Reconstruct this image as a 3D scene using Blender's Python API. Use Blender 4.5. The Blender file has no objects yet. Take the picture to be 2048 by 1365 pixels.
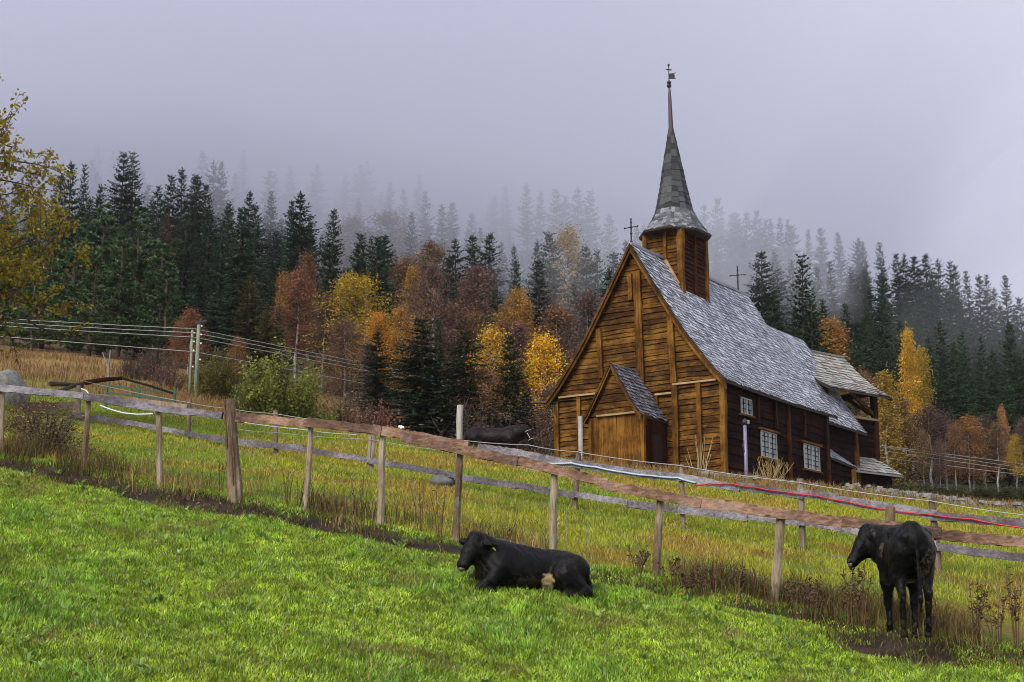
import bpy, math, random
import numpy as np
from mathutils import Vector, Matrix

random.seed(7)
RNG = np.random.default_rng(11)
SC = bpy.context.scene
COL = SC.collection
R = math.radians
PI = math.pi

# ---------------------------------------------------------------- camera maths
FPX = 3000.0
PITCH = math.atan(638 / FPX)
FW = np.array([0, math.cos(PITCH), math.sin(PITCH)])
UP = np.array([0, -math.sin(PITCH), math.cos(PITCH)])
RT = np.array([1.0, 0, 0])


def at(px, py, Y):
    r = (px - 1024) / FPX * RT + FW + (682.5 - py) / FPX * UP
    return r * (Y / r[1])


# ---------------------------------------------------------------- noise
def _hash(ix, iy, seed):
    h = (ix.astype(np.int64) * 374761393 + iy.astype(np.int64) * 668265263 + seed * 1442695041) & 0xFFFFFFFF
    h = ((h ^ (h >> 13)) * 1274126177) & 0xFFFFFFFF
    return ((h ^ (h >> 16)) & 0xFFFF) / 65535.0


def vnoise(x, y, scale, seed=0):
    x = np.asarray(x, float) / scale
    y = np.asarray(y, float) / scale
    ix, iy = np.floor(x), np.floor(y)
    fx, fy = x - ix, y - iy
    fx = fx * fx * (3 - 2 * fx)
    fy = fy * fy * (3 - 2 * fy)
    a, b = _hash(ix, iy, seed), _hash(ix + 1, iy, seed)
    c, d = _hash(ix, iy + 1, seed), _hash(ix + 1, iy + 1, seed)
    return (a * (1 - fx) + b * fx) * (1 - fy) + (c * (1 - fx) + d * fx) * fy


def fbm(x, y, scale, seed=0, oct=3):
    s, a, t = 0, 1.0, 0
    for i in range(oct):
        s = s + a * vnoise(x, y, scale / 2 ** i, seed + i)
        t += a
        a *= .5
    return s / t


# ---------------------------------------------------------------- terrain
def yn_of(t):
    return 19.14 / (1 + .383 * t)


def yb_of(t):
    return 26.35 / (1 + .753 * t)


def P2T(px):
    return (px - 1024) / 3068.0


CRPX = [P2T(v) for v in (-900, 0, 500, 1000, 1450, 2048, 2600)]
CRY = [54, 48, 45, 42, 40, 34, 30]
CRZ = [9.2, 8.2, 7.1, 5.75, 4.75, 3.25, 2.4]
HPX = [P2T(v) for v in (-900, -200, 200, 600, 1000, 1250, 1430, 1700, 2048, 2400, 2900)]
HY = [47, 52, 60, 68, 80, 100, 150, 220, 300, 400, 650]
HZ = np.array([
    [10, 11, 13.5, 16, 19, 24, 38, 62, 92, 132, 230],
    [8.7, 9.8, 12, 14, 17, 22, 36, 60, 90, 130, 225],
    [7.9, 9.0, 11, 13, 16, 21, 34, 57, 86, 125, 220],
    [7.0, 7.6, 9.2, 11.2, 14.2, 19, 31.5, 55, 83, 122, 215],
    [5.75, 5.9, 6.6, 8.2, 11.5, 16, 26, 50, 78, 112, 195],
    [5.6, 5.8, 6.3, 7.0, 9.8, 14.5, 25, 47, 60, 70, 90],
    [5.4, 5.75, 6.2, 6.8, 9.8, 15, 27, 50.5, 55, 55, 55],
    [5.0, 5.5, 6.1, 6.6, 9.0, 14, 25.5, 46, 49, 50, 50],
    [4.6, 5.2, 6.1, 7.0, 8.6, 12.5, 22, 37.5, 40, 41, 41],
    [4.4, 5.0, 6.0, 7.0, 8.0, 11, 18, 30, 33, 34, 34],
    [4.2, 5.0, 6.0, 7.0, 8.0, 10, 15, 24, 27, 28, 28]])

NT, NY = 440, 460
TG = np.linspace(-.66, .66, NT)
LY0, LY1 = math.log(3.0), math.log(650.0)
YG = np.exp(np.linspace(LY0, LY1, NY))
ZG = np.zeros((NY, NT))
for j, t in enumerate(TG):
    yn, yb = yn_of(t), yb_of(t)
    zn = 1.392 - .2157 * t * yn
    zb = 2.776 - .253 * t * yb
    yc = max(np.interp(t, CRPX, CRY), yb + 3)
    zc = max(np.interp(t, CRPX, CRZ), zb + .4)
    ks, zs = [3, 7.6], [-1.95, -1.9]
    for yy in (8.6, 11, 14, 17):
        if yy < yn - .5:
            xx = t * yy
            ks.append(yy)
            zs.append(max(1.392 - .2157 * xx - .30 * (19.14 - .383 * xx - yy), -1.9 + (yy - 7.6) * .05))
    ks += [yn, yb, yc]
    zs += [zn, zb, zc]
    for k, yy in enumerate(HY):
        if yy > yc + 2:
            ks.append(yy)
            zs.append(np.interp(t, HPX, HZ[:, k]))
    ZG[:, j] = np.interp(YG, ks, zs)


def blur(a, n, ax):
    for _ in range(2):
        p = np.pad(a, [(n, n) if k == ax else (0, 0) for k in range(2)], mode='edge')
        c = np.cumsum(p, axis=ax)
        c = np.concatenate([np.zeros_like(np.take(c, [0], ax)), c], axis=ax)
        w = 2 * n + 1
        m = a.shape[ax]
        a = (np.take(c, range(w, w + m), ax) - np.take(c, range(0, m), ax)) / w
    return a


ZG = blur(ZG, 3, 0)
ZG = blur(ZG, 8, 1)


def base_h(x, y):
    x = np.asarray(x, float)
    y = np.maximum(np.asarray(y, float), 3.01)
    t = np.clip(x / y, -.655, .655)
    fi = (t + .66) / 1.32 * (NT - 1)
    fj = np.clip((np.log(y) - LY0) / (LY1 - LY0) * (NY - 1), 0, NY - 1.001)
    i = fi.astype(int)
    j = fj.astype(int)
    a, b = fi - i, fj - j
    return (ZG[j, i] * (1 - a) + ZG[j, i + 1] * a) * (1 - b) + (ZG[j + 1, i] * (1 - a) + ZG[j + 1, i + 1] * a) * b


def dn_of(x, y):
    """metres behind (+) or in front (-) of the near fence line"""
    return y - (19.14 - .383 * x)


def mud_mask(x, y):
    d = dn_of(x, y) + .5 * (fbm(x, y, 1.1, 5) - .5)
    w = .30 + .66 * fbm(x, y, 2.0, 17) * np.interp(x, [-7, -5, -1, 1.5, 8], [.8, 1.15, 1.0, .45, .8])
    c = -.62
    left = np.clip((x + 1.0) / -2.5, 0, 1)
    m = np.clip(1 - np.abs(d - c) / w, 0, 1)
    m = np.clip(m * 2.6 * (.40 + 1.1 * fbm(x, y, .34, 43)), 0, 1)
    hole = np.clip((fbm(x, y, .7, 77) - .40) * 4, 0, 1)
    m = m * np.where(x < .5, 1, np.where(x > 3.3, np.maximum(hole, .75), hole))
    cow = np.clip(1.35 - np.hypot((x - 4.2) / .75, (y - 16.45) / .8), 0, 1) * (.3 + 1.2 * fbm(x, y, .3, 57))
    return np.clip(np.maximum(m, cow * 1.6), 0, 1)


def hgt(x, y):
    x = np.asarray(x, float)
    y = np.asarray(y, float)
    z = base_h(x, y)
    near = np.clip(1.6 - y / 50, 0, 1)
    z = z + near * .10 * (fbm(x, y, 2.2, 3) - .5) + near * .05 * (vnoise(x, y, .5, 9) - .5)
    far = np.clip((y - 62) / 30, 0, 1)
    z = z + far * 2.4 * (fbm(x, y, 22, 31) - .5)
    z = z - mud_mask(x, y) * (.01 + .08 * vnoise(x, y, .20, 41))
    return z


def H(x, y):
    return float(hgt(np.array([x]), np.array([y]))[0])


# ---------------------------------------------------------------- objects
def tag(o, label=None, cat=None, group=None, kind=None):
    if label: o['label'] = label
    if cat: o['category'] = cat
    if group: o['group'] = group
    if kind: o['kind'] = kind
    return o


def empty(name, loc, rz=0.0):
    o = bpy.data.objects.new(name, None)
    COL.objects.link(o)
    o.location = [float(v) for v in loc]
    o.rotation_euler = (0, 0, rz)
    o.empty_display_size = .3
    return o


def raw_mesh(name, V, loops, starts, totals):
    me = bpy.data.meshes.new(name)
    V = np.ascontiguousarray(V, dtype=np.float32)
    me.vertices.add(len(V))
    me.vertices.foreach_set('co', V.ravel())
    me.loops.add(len(loops))
    me.loops.foreach_set('vertex_index', np.ascontiguousarray(loops, dtype=np.int32))
    me.polygons.add(len(starts))
    me.polygons.foreach_set('loop_start', np.ascontiguousarray(starts, dtype=np.int32))
    try:
        me.polygons.foreach_set('loop_total', np.ascontiguousarray(totals, dtype=np.int32))
    except Exception:
        pass
    return me


def link(name, me, m=None, parent=None):
    o = bpy.data.objects.new(name, me)
    COL.objects.link(o)
    if m is not None and len(me.materials) == 0:
        me.materials.append(m)
    if parent is not None: o.parent = parent
    return o


class MB:
    def __init__(s):
        s.v, s.f, s.a = [], [], []

    def poly(s, pts, var=None):
        n = len(s.v)
        s.v += [tuple(float(c) for c in p) for p in pts]
        s.f.append(tuple(range(n, n + len(pts))))
        s.a.append(random.random() if var is None else var)

    def hexa(s, p, var=None):
        """8 corners: bottom 0-3, top 4-7, any consistent order"""
        n = len(s.v)
        s.v += [tuple(float(c) for c in q) for q in p]
        va = random.random() if var is None else var
        for f in ((0, 3, 2, 1), (4, 5, 6, 7), (0, 1, 5, 4), (1, 2, 6, 5), (2, 3, 7, 6), (3, 0, 4, 7)):
            s.f.append(tuple(n + i for i in f))
            s.a.append(va)

    def box(s, x0, x1, y0, y1, z0, z1, var=None):
        s.hexa([(x0, y0, z0), (x1, y0, z0), (x1, y1, z0), (x0, y1, z0), (x0, y0, z1), (x1, y0, z1), (x1, y1, z1), (x0, y1, z1)], var)

    def bar(s, p, q, w, h, up=(0, 0, 1), var=None, seg=1, jit=0.0, q_scale=1.0):
        """squared timber from p to q: w sideways, h along up; seg/jit give it a hand-hewn wobble"""
        p, q = Vector([float(c) for c in p]), Vector([float(c) for c in q])
        d = (q - p).normalized()
        u = Vector(up)
        if abs(d.dot(u)) > .98: u = Vector((0, 1, 0))
        sd = d.cross(u).normalized()
        u = sd.cross(d).normalized()
        va = random.random() if var is None else var
        n0 = len(s.v)
        for i in range(seg + 1):
            k = i / seg
            c = p.lerp(q, k)
            sc = 1 + (q_scale - 1) * k
            if jit and 0 < i < seg:
                c = c + sd * random.uniform(-jit, jit) + u * random.uniform(-jit, jit)
            for a, b in ((-1, -1), (1, -1), (1, 1), (-1, 1)):
                jj = 1 + (random.uniform(-.12, .12) if jit else 0)
                s.v.append(tuple(c + sd * (a * w / 2 * sc * jj) + u * (b * h / 2 * sc * jj)))
        for i in range(seg):
            b = n0 + 4 * i
            for k in range(4):
                s.f.append((b + k, b + (k + 1) % 4, b + 4 + (k + 1) % 4, b + 4 + k))
                s.a.append(va)
        s.f.append((n0 + 3, n0 + 2, n0 + 1, n0)); s.a.append(va)
        e = n0 + 4 * seg
        s.f.append((e, e + 1, e + 2, e + 3)); s.a.append(va)

    def tube(s, pts, radii, n=6, var=None, jit=0.0):
        pts = [Vector([float(c) for c in p]) for p in pts]
        if not hasattr(radii, '__len__'): radii = [radii] * len(pts)
        va = random.random() if var is None else var
        n0 = len(s.v)
        prev = None
        for i, p in enumerate(pts):
            d = (pts[min(i + 1, len(pts) - 1)] - pts[max(i - 1, 0)])
            d = d.normalized() if d.length > 1e-9 else Vector((0, 0, 1))
            a = Vector((1, 0, 0)) if prev is None else prev
            if abs(a.dot(d)) > .95: a = Vector((0, 1, 0)) if abs(d.y) < .9 else Vector((0, 0, 1))
            a = (a - d * a.dot(d)).normalized()
            prev = a
            b = d.cross(a)
            for k in range(n):
                th = 2 * PI * k / n
                r = radii[i] * (1 + random.uniform(-jit, jit))
                s.v.append(tuple(p + a * (r * math.cos(th)) + b * (r * math.sin(th))))
        for i in range(len(pts) - 1):
            for k in range(n):
                s.f.append((n0 + i * n + k, n0 + i * n + (k + 1) % n, n0 + (i + 1) * n + (k + 1) % n, n0 + (i + 1) * n + k))
                s.a.append(va)
        s.f.append(tuple(n0 + k for k in range(n))[::-1]); s.a.append(va)
        e = n0 + (len(pts) - 1) * n
        s.f.append(tuple(e + k for k in range(n))); s.a.append(va)

    def lathe(s, prof, n=12, c=(0, 0, 0), var=.5):
        s.tube([(c[0], c[1], c[2] + z) for r, z in prof], [max(r, 1e-4) for r, z in prof], n, var)

    def build(s, name, m, parent=None, smooth=False):
        me = bpy.data.meshes.new(name)
        me.from_pydata(s.v, [], s.f)
        at_ = me.attributes.new('var', 'FLOAT', 'FACE')
        at_.data.foreach_set('value', np.array(s.a, dtype=np.float32))
        if smooth:
            me.polygons.foreach_set('use_smooth', [True] * len(me.polygons))
        me.update()
        return link(name, me, m, parent)


def tri_mesh(name, V, nper, colors=None):
    """V: (N*nper,3) soup of triangles (nper=3) or quads (nper=4); colors per face"""
    n = len(V) // nper
    me = raw_mesh(name, V, np.arange(n * nper), np.arange(n) * nper, np.full(n, nper))
    if colors is not None:
        a = me.attributes.new('col', 'FLOAT_COLOR', 'FACE')
        c = np.ones((n, 4), np.float32)
        c[:, :3] = colors
        a.data.foreach_set('color', c.ravel())
    me.update(calc_edges=True)
    return me


# ---------------------------------------------------------------- materials
def new_mat(name):
    m = bpy.data.materials.new(name)
    m.use_nodes = True
    nt = m.node_tree
    return m, nt, nt.nodes['Principled BSDF']


def N(nt, t, **kw):
    n = nt.nodes.new(t)
    for k, v in kw.items():
        setattr(n, k, v)
    return n


def ramp(nt, fac, stops):
    r = N(nt, 'ShaderNodeValToRGB')
    e = r.color_ramp.elements
    while len(e) < len(stops): e.new(.5)
    for i, (p, c) in enumerate(stops):
        e[i].position = p
        e[i].color = (*c, 1)
    nt.links.new(fac, r.inputs['Fac'])
    return r.outputs['Color']


def mix(nt, fac, a, b, mode='MIX'):
    n = N(nt, 'ShaderNodeMix', data_type='RGBA', blend_type=mode)
    for s, v in ((n.inputs[0], fac), (n.inputs[6], a), (n.inputs[7], b)):
        if hasattr(v, 'is_linked') or hasattr(v, 'links'):
            nt.links.new(v, s)
        elif isinstance(v, (int, float)):
            s.default_value = v
        else:
            s.default_value = (*v, 1)
    return n.outputs[2]


def noise(nt, coord, scale, detail=4, rough=.6):
    n = N(nt, 'ShaderNodeTexNoise')
    n.inputs['Scale'].default_value = scale
    n.inputs['Detail'].default_value = detail
    n.inputs['Roughness'].default_value = rough
    nt.links.new(coord, n.inputs['Vector'])
    return n.outputs['Fac']


def mapped(nt, src, sc):
    mp = N(nt, 'ShaderNodeMapping')
    mp.inputs['Scale'].default_value = sc
    nt.links.new(src, mp.inputs['Vector'])
    return mp.outputs['Vector']


def wood(name, dark, mid, light, axis='x', rough=.7, lichen=None, bump=.25, spec=.35, tone=.22, knots=False):
    """weathered timber: per-board tone ('var'), long grain along axis, blotches"""
    m, nt, b = new_mat(name)
    tc = N(nt, 'ShaderNodeTexCoord')
    at_ = N(nt, 'ShaderNodeAttribute', attribute_name='var')
    sc = {'x': (1.2, 14, 14), 'y': (14, 1.2, 14), 'z': (14, 14, 1.0)}[axis]
    g = noise(nt, mapped(nt, tc.outputs['Object'], sc), 1.6, 6, .65)
    bl = noise(nt, tc.outputs['Object'], 1.3, 4, .6)
    add = N(nt, 'ShaderNodeMath', operation='MULTIPLY_ADD')
    nt.links.new(g, add.inputs[0]); add.inputs[1].default_value = .75
    add2 = N(nt, 'ShaderNodeMath', operation='MULTIPLY_ADD')
    nt.links.new(at_.outputs['Fac'], add2.inputs[0]); add2.inputs[1].default_value = tone
    fine = noise(nt, mapped(nt, tc.outputs['Object'], {'x': (3, 20, 20), 'y': (20, 3, 20), 'z': (20, 20, 3)}[axis]), 2.4, 5, .75)
    bl2 = N(nt, 'ShaderNodeMath', operation='MULTIPLY_ADD')
    nt.links.new(fine, bl2.inputs[0]); bl2.inputs[1].default_value = .55
    nt.links.new(bl, bl2.inputs[2])
    nt.links.new(bl2.outputs[0], add2.inputs[2])
    sub = N(nt, 'ShaderNodeMath', operation='SUBTRACT')
    nt.links.new(add2.outputs[0], sub.inputs[0]); sub.inputs[1].default_value = .625 + tone * .5
    nt.links.new(sub.outputs[0], add.inputs[2])
    c = ramp(nt, add.outputs[0], [(.18, dark), (.48, mid), (.78, light)])
    if lichen:
        ln = noise(nt, tc.outputs['Object'], 3.1, 5, .7)
        f = ramp(nt, ln, [(.55, (0, 0, 0)), (.72, (1, 1, 1))])
        c = mix(nt, f, c, lichen)
    if knots:
        vo = N(nt, 'ShaderNodeTexVoronoi')
        vo.inputs['Scale'].default_value = 1.0
        nt.links.new(mapped(nt, tc.outputs['Object'], {'x': (3.2, 9, 9), 'y': (9, 3.2, 9), 'z': (9, 9, 3.2)}[axis]), vo.inputs['Vector'])
        c = mix(nt, ramp(nt, vo.outputs['Distance'], [(.10, (.75, .75, .75)), (.22, (0, 0, 0))]), c, dark)
    nt.links.new(c, b.inputs['Base Color'])
    b.inputs['Roughness'].default_value = rough
    b.inputs['Specular IOR Level'].default_value = spec
    bp = N(nt, 'ShaderNodeBump')
    bp.inputs['Strength'].default_value = bump
    bp.inputs['Distance'].default_value = .02
    nt.links.new(g, bp.inputs['Height'])
    nt.links.new(bp.outputs[0], b.inputs['Normal'])
    return m


def plain(name, c, rough=.6, metal=0, var=.25, scale=6, spec=.5):
    m, nt, b = new_mat(name)
    tc = N(nt, 'ShaderNodeTexCoord')
    n = noise(nt, tc.outputs['Object'], scale, 5, .65)
    lo = tuple(v * (1 - var) for v in c)
    hi = tuple(min(1, v * (1 + var)) for v in c)
    nt.links.new(ramp(nt, n, [(.3, lo), (.7, hi)]), b.inputs['Base Color'])
    b.inputs['Roughness'].default_value = rough
    b.inputs['Metallic'].default_value = metal
    b.inputs['Specular IOR Level'].default_value = spec
    return m


def shingle_mat(name, dark, mid, light, warm=None, warm_at=.62, spec=.5, rough=.5):
    m, nt, b = new_mat(name)
    tc = N(nt, 'ShaderNodeTexCoord')
    at_ = N(nt, 'ShaderNodeAttribute', attribute_name='var')
    n = noise(nt, tc.outputs['Object'], 1.1, 5, .7)
    n2 = noise(nt, tc.outputs['Object'], 16, 3, .6)
    a = N(nt, 'ShaderNodeMath', operation='MULTIPLY_ADD')
    nt.links.new(at_.outputs['Fac'], a.inputs[0]); a.inputs[1].default_value = .55
    a2 = N(nt, 'ShaderNodeMath', operation='MULTIPLY_ADD')
    nt.links.new(n2, a2.inputs[0]); a2.inputs[1].default_value = .45; a2.inputs[2].default_value = .0
    nt.links.new(a2.outputs[0], a.inputs[2])
    c = ramp(nt, a.outputs[0], [(.12, dark), (.5, mid), (.9, light)])
    if warm:
        f = ramp(nt, n, [(warm_at, (0, 0, 0)), (warm_at + .12, (.7, .7, .7))])
        c = mix(nt, f, c, warm)
    nt.links.new(c, b.inputs['Base Color'])
    b.inputs['Roughness'].default_value = rough
    b.inputs['Specular IOR Level'].default_value = spec
    return m


def leaf_mat(name, translucent=.35, attr=None, rough=.6, usecol=True, gain=1.0):
    """foliage: colour = object colour (one per tree) x per-leaf variation; thin leaves pass some light"""
    m, nt, b = new_mat(name)
    out = nt.nodes['Material Output']
    at_ = N(nt, 'ShaderNodeAttribute', attribute_name='col')
    if usecol:
        oi = N(nt, 'ShaderNodeObjectInfo')
        c = mix(nt, 1.0, oi.outputs['Color'], at_.outputs['Color'], 'MULTIPLY')
    else:
        c = at_.outputs['Color']
    nt.links.new(c, b.inputs['Base Color'])
    b.inputs['Roughness'].default_value = rough
    b.inputs['Specular IOR Level'].default_value = .25
    tr = N(nt, 'ShaderNodeBsdfTranslucent')
    nt.links.new(c, tr.inputs['Color'])
    mx = N(nt, 'ShaderNodeMixShader')
    mx.inputs[0].default_value = translucent
    nt.links.new(b.outputs[0], mx.inputs[1])
    nt.links.new(tr.outputs[0], mx.inputs[2])
    nt.links.new(mx.outputs[0], out.inputs['Surface'])
    return m


M = {}
M['gable'] = wood('tarred_boards_warm', (.005, .002, .0008), (.052, .021, .0030), (.20, .092, .014), 'x', .7, bump=.7, spec=.08, tone=.18, knots=True)
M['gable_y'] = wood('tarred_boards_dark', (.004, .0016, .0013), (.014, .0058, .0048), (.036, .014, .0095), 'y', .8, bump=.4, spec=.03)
M['post'] = wood('tarred_posts', (.010, .0035, .0008), (.085, .034, .0042), (.24, .112, .017), 'z', .65, spec=.08)
M['post_dark'] = wood('dark_posts', (.008, .003, .0015), (.032, .010, .004), (.09, .028, .008), 'z', .7, spec=.06)
M['plank'] = wood('porch_planks', (.012, .004, .001), (.095, .038, .0045), (.25, .115, .017), 'z', .65, spec=.08)
M['barge'] = wood('barge_timber', (.012, .005, .002), (.05, .020, .004), (.16, .075, .015), 'x', .65, spec=.1)
M['ledge'] = wood('pale_ledge', (.12, .07, .03), (.28, .18, .085), (.42, .31, .18), 'x', .7)
M['shingle'] = shingle_mat('grey_shingles', (.075, .078, .088), (.40, .415, .465), (.80, .82, .88), (.29, .24, .27), .66)
M['shingle_moss'] = shingle_mat('mossy_shingles', (.13, .115, .09), (.31, .30, .27), (.50, .49, .43), (.36, .19, .14), .56)
M['shingle_porch'] = shingle_mat('porch_shingles', (.05, .05, .06), (.15, .15, .17), (.32, .32, .36), (.13, .10, .11), .6)
M['spire'] = shingle_mat('spire_shingles', (.012, .012, .012), (.038, .040, .040), (.088, .090, .092), (.065, .062, .055), .55, .2, .7)
M['skirt'] = shingle_mat('skirt_shingles', (.03, .03, .032), (.11, .112, .12), (.30, .305, .32), (.10, .095, .09), .6, .3, .6)
M['under'] = plain('roof_underside', (.03, .018, .012), .8)
M['iron'] = plain('black_iron', (.02, .02, .022), .55, .3)
M['stone'] = plain('grey_stone', (.10, .10, .10), .85, var=.45, scale=5)
M['stone_pale'] = plain('pale_stone', (.17, .17, .16), .9, var=.6, scale=7)
M['fence_grey'] = wood('weathered_grey_wood', (.03, .024, .024), (.115, .098, .108), (.30, .28, .30), 'x', .8)
M['fence_post'] = wood('weathered_posts', (.03, .018, .01), (.15, .098, .055), (.36, .29, .21), 'z', .8, lichen=(.19, .20, .13))
M['fence_post_back'] = wood('old_dark_posts', (.05, .032, .022), (.14, .095, .065), (.28, .22, .17), 'z', .8)
M['fence_post_pale'] = wood('pale_bleached_post', (.16, .14, .12), (.34, .31, .28), (.5, .47, .44), 'z', .8)
M['rail_brown'] = wood('brown_slab_rail', (.025, .012, .008), (.135, .068, .040), (.36, .215, .14), 'x', .75, lichen=(.18, .145, .135), bump=.6, knots=True)
M['wire'] = plain('galvanised_wire', (.30, .30, .28), .5, .4)
M['cable'] = plain('aluminium_cable', (.26, .26, .25), .5, .2)
M['red'] = plain('red_plastic', (.40, .012, .02), .5)
M['blue'] = plain('blue_white_rope', (.36, .46, .55), .6)
M['white'] = plain('white_plastic', (.75, .75, .72), .5, var=.1)
M['pole'] = wood('impregnated_pole', (.07, .075, .045), (.18, .19, .125), (.30, .31, .23), 'z', .75)
M['green_paint'] = plain('green_paint', (.01, .06, .035), .6)
M['lamp_metal'] = plain('lilac_grey_metal', (.20, .18, .27), .5, .2)
M['frame'] = plain('white_window_paint', (.34, .34, .32), .5, var=.12)
M['door'] = plain('dark_doorway', (.012, .008, .006), .8)
M['leaf'] = leaf_mat('tree_leaves', .4)
M['needle'] = leaf_mat('conifer_needles', .15)
M['grassblade'] = leaf_mat('grass_blades', .35, usecol=False)
M['bark'] = wood('brown_bark', (.02, .014, .01), (.06, .042, .03), (.12, .09, .07), 'z', .9)
M['bark_birch'] = wood('birch_bark', (.035, .03, .027), (.22, .21, .195), (.42, .40, .37), 'z', .8)


def glass_mat():
    m, nt, b = new_mat('old_window_glass')
    tc = N(nt, 'ShaderNodeTexCoord')
    n = noise(nt, tc.outputs['Object'], 5.5, 1, .5)
    c = ramp(nt, n, [(.3, (.07, .12, .15)), (.5, (.20, .24, .24)), (.7, (.28, .27, .20))])
    nt.links.new(c, b.inputs['Base Color'])
    b.inputs['Roughness'].default_value = .12
    b.inputs['Specular IOR Level'].default_value = .9
    return m


M['glass'] = glass_mat()


def hide_mat(name, base, hi, dirt, dirt_amt):
    m, nt, b = new_mat(name)
    tc = N(nt, 'ShaderNodeTexCoord')
    n = noise(nt, tc.outputs['Object'], 9, 5, .7)
    c = ramp(nt, n, [(.35, base), (.7, hi)])
    if dirt_amt > 0:
        n2 = noise(nt, tc.outputs['Object'], 26, 4, .7)
        n3 = noise(nt, tc.outputs['Object'], 3.5, 2, .5)
        mm = N(nt, 'ShaderNodeMath', operation='MULTIPLY')
        nt.links.new(n2, mm.inputs[0]); nt.links.new(n3, mm.inputs[1])
        f = ramp(nt, mm.outputs[0], [(.30, (0, 0, 0)), (.36, (dirt_amt,) * 3)])
        c = mix(nt, f, c, dirt)
    at_ = N(nt, 'ShaderNodeAttribute', attribute_name='patch')
    c = mix(nt, at_.outputs['Fac'], c, (.48, .36, .20))
    nt.links.new(c, b.inputs['Base Color'])
    b.inputs['Roughness'].default_value = .45
    b.inputs['Specular IOR Level'].default_value = .13
    try:
        b.inputs['Sheen Weight'].default_value = .0
        b.inputs['Sheen Roughness'].default_value = .4
    except Exception:
        pass
    bp = N(nt, 'ShaderNodeBump')
    bp.inputs['Strength'].default_value = .35
    bp.inputs['Distance'].default_value = .03
    nn = noise(nt, mapped(nt, tc.outputs['Object'], (9, 9, 5)), 4, 5, .7)
    nt.links.new(nn, bp.inputs['Height'])
    nt.links.new(bp.outputs[0], b.inputs['Normal'])
    return m


M['cow'] = hide_mat('black_hide', (.0016, .0014, .0014), (.004, .0034, .0034), (.07, .048, .03), .4)
M['cow_dirty'] = hide_mat('muddy_black_hide', (.0016, .0014, .0014), (.004, .0034, .0034), (.07, .048, .03), .8)
M['horse'] = hide_mat('dark_bay_coat', (.0035, .0025, .003), (.018, .009, .009), (.05, .03, .02), 0)
M['eartag'] = plain('yellow_tag', (.75, .60, .05), .5, var=.1)
M['hoof'] = plain('hoof_horn', (.010, .008, .006), .8, spec=.2)
M['eye'] = plain('dark_eye', (.01, .008, .006), .12)
M['muzzle'] = plain('grey_muzzle', (.075, .065, .068), .35)
M['halter'] = plain('pale_halter', (.42, .38, .32), .6)

exec_parts = []
# ================================================================ ground
def build_ground():
    x = YG[:, None] * TG[None, :]
    y = np.repeat(YG[:, None], NT, 1)
    z = hgt(x.ravel(), y.ravel())
    X, Yv = x.ravel(), y.ravel()
    V = np.stack([X, Yv, z], 1)
    # a strip of meadow behind and around the viewer closes the sheet
    xs = np.linspace(-60, 60, NT)
    row = np.stack([xs, np.full(NT, -40.0), np.full(NT, -3.5)], 1)
    row2 = np.stack([np.linspace(-30, 30, NT), np.full(NT, -3.0), np.full(NT, -2.0)], 1)
    V = np.concatenate([row, row2, V])
    ny = NY + 2
    idx = np.arange(ny * NT).reshape(ny, NT)
    q = np.stack([idx[:-1, :-1], idx[:-1, 1:], idx[1:, 1:], idx[1:, :-1]], -1).reshape(-1, 4)
    me = raw_mesh('ground', V, q.ravel(), np.arange(len(q)) * 4, np.full(len(q), 4))
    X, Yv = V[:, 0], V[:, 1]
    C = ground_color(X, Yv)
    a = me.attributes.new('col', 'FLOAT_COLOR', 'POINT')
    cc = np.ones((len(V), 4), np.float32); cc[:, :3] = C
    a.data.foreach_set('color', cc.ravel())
    me.update(calc_edges=True)
    me.polygons.foreach_set('use_smooth', [True] * len(me.polygons))
    m, nt, b = new_mat('field_ground')
    at_ = N(nt, 'ShaderNodeAttribute', attribute_name='col')
    geo = N(nt, 'ShaderNodeNewGeometry')
    n = noise(nt, geo.outputs['Position'], 5, 6, .7)
    v = ramp(nt, n, [(.25, (.55, .55, .55)), (.75, (1.45, 1.45, 1.45))])
    nt.links.new(mix(nt, 1.0, at_.outputs['Color'], v, 'MULTIPLY'), b.inputs['Base Color'])
    b.inputs['Roughness'].default_value = .9
    b.inputs['Specular IOR Level'].default_value = .2
    bp = N(nt, 'ShaderNodeBump'); bp.inputs['Strength'].default_value = .7; bp.inputs['Distance'].default_value = .06
    nt.links.new(noise(nt, geo.outputs['Position'], 14, 5, .7), bp.inputs['Height'])
    nt.links.new(bp.outputs[0], b.inputs['Normal'])
    o = link('ground', me, m)
    tag(o, kind='structure')


def lerp(a, b, t):
    t = np.asarray(t)[..., None]
    return np.asarray(a) * (1 - t) + np.asarray(b) * t


def meadow_tone(x, y):
    """the rough grass behind the fence: yellow, green and rusty patches"""
    n1 = fbm(x, y, 3.2, 61)
    n2 = fbm(x, y, 1.3, 71)
    n3 = fbm(x, y, .55, 81)
    c = lerp((.245, .255, .020), (.135, .205, .020), np.clip((n1 - .46) * 2.2 + (n3 - .5) * 2.2 + .35, 0, 1))
    c = lerp(c, (.27, .175, .035), np.clip((n2 - .50) * 4, 0, .8))
    t = x / np.maximum(y, 1)
    # drier and browner towards the church bank, greener on the left terrace
    dry = np.clip((y - 33) / 8, 0, 1) * np.clip((t + .10) * 7, 0, 1)
    c = lerp(c, (.19, .12, .045), dry * (.5 + .5 * n2))
    grn = np.clip((y - 31) / 6, 0, 1) * np.clip((-.10 - t) * 8, 0, 1) * np.clip((50 - y) / 4, 0, 1)
    c = lerp(c, (.14, .20, .02), grn * .8)
    return c


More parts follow.
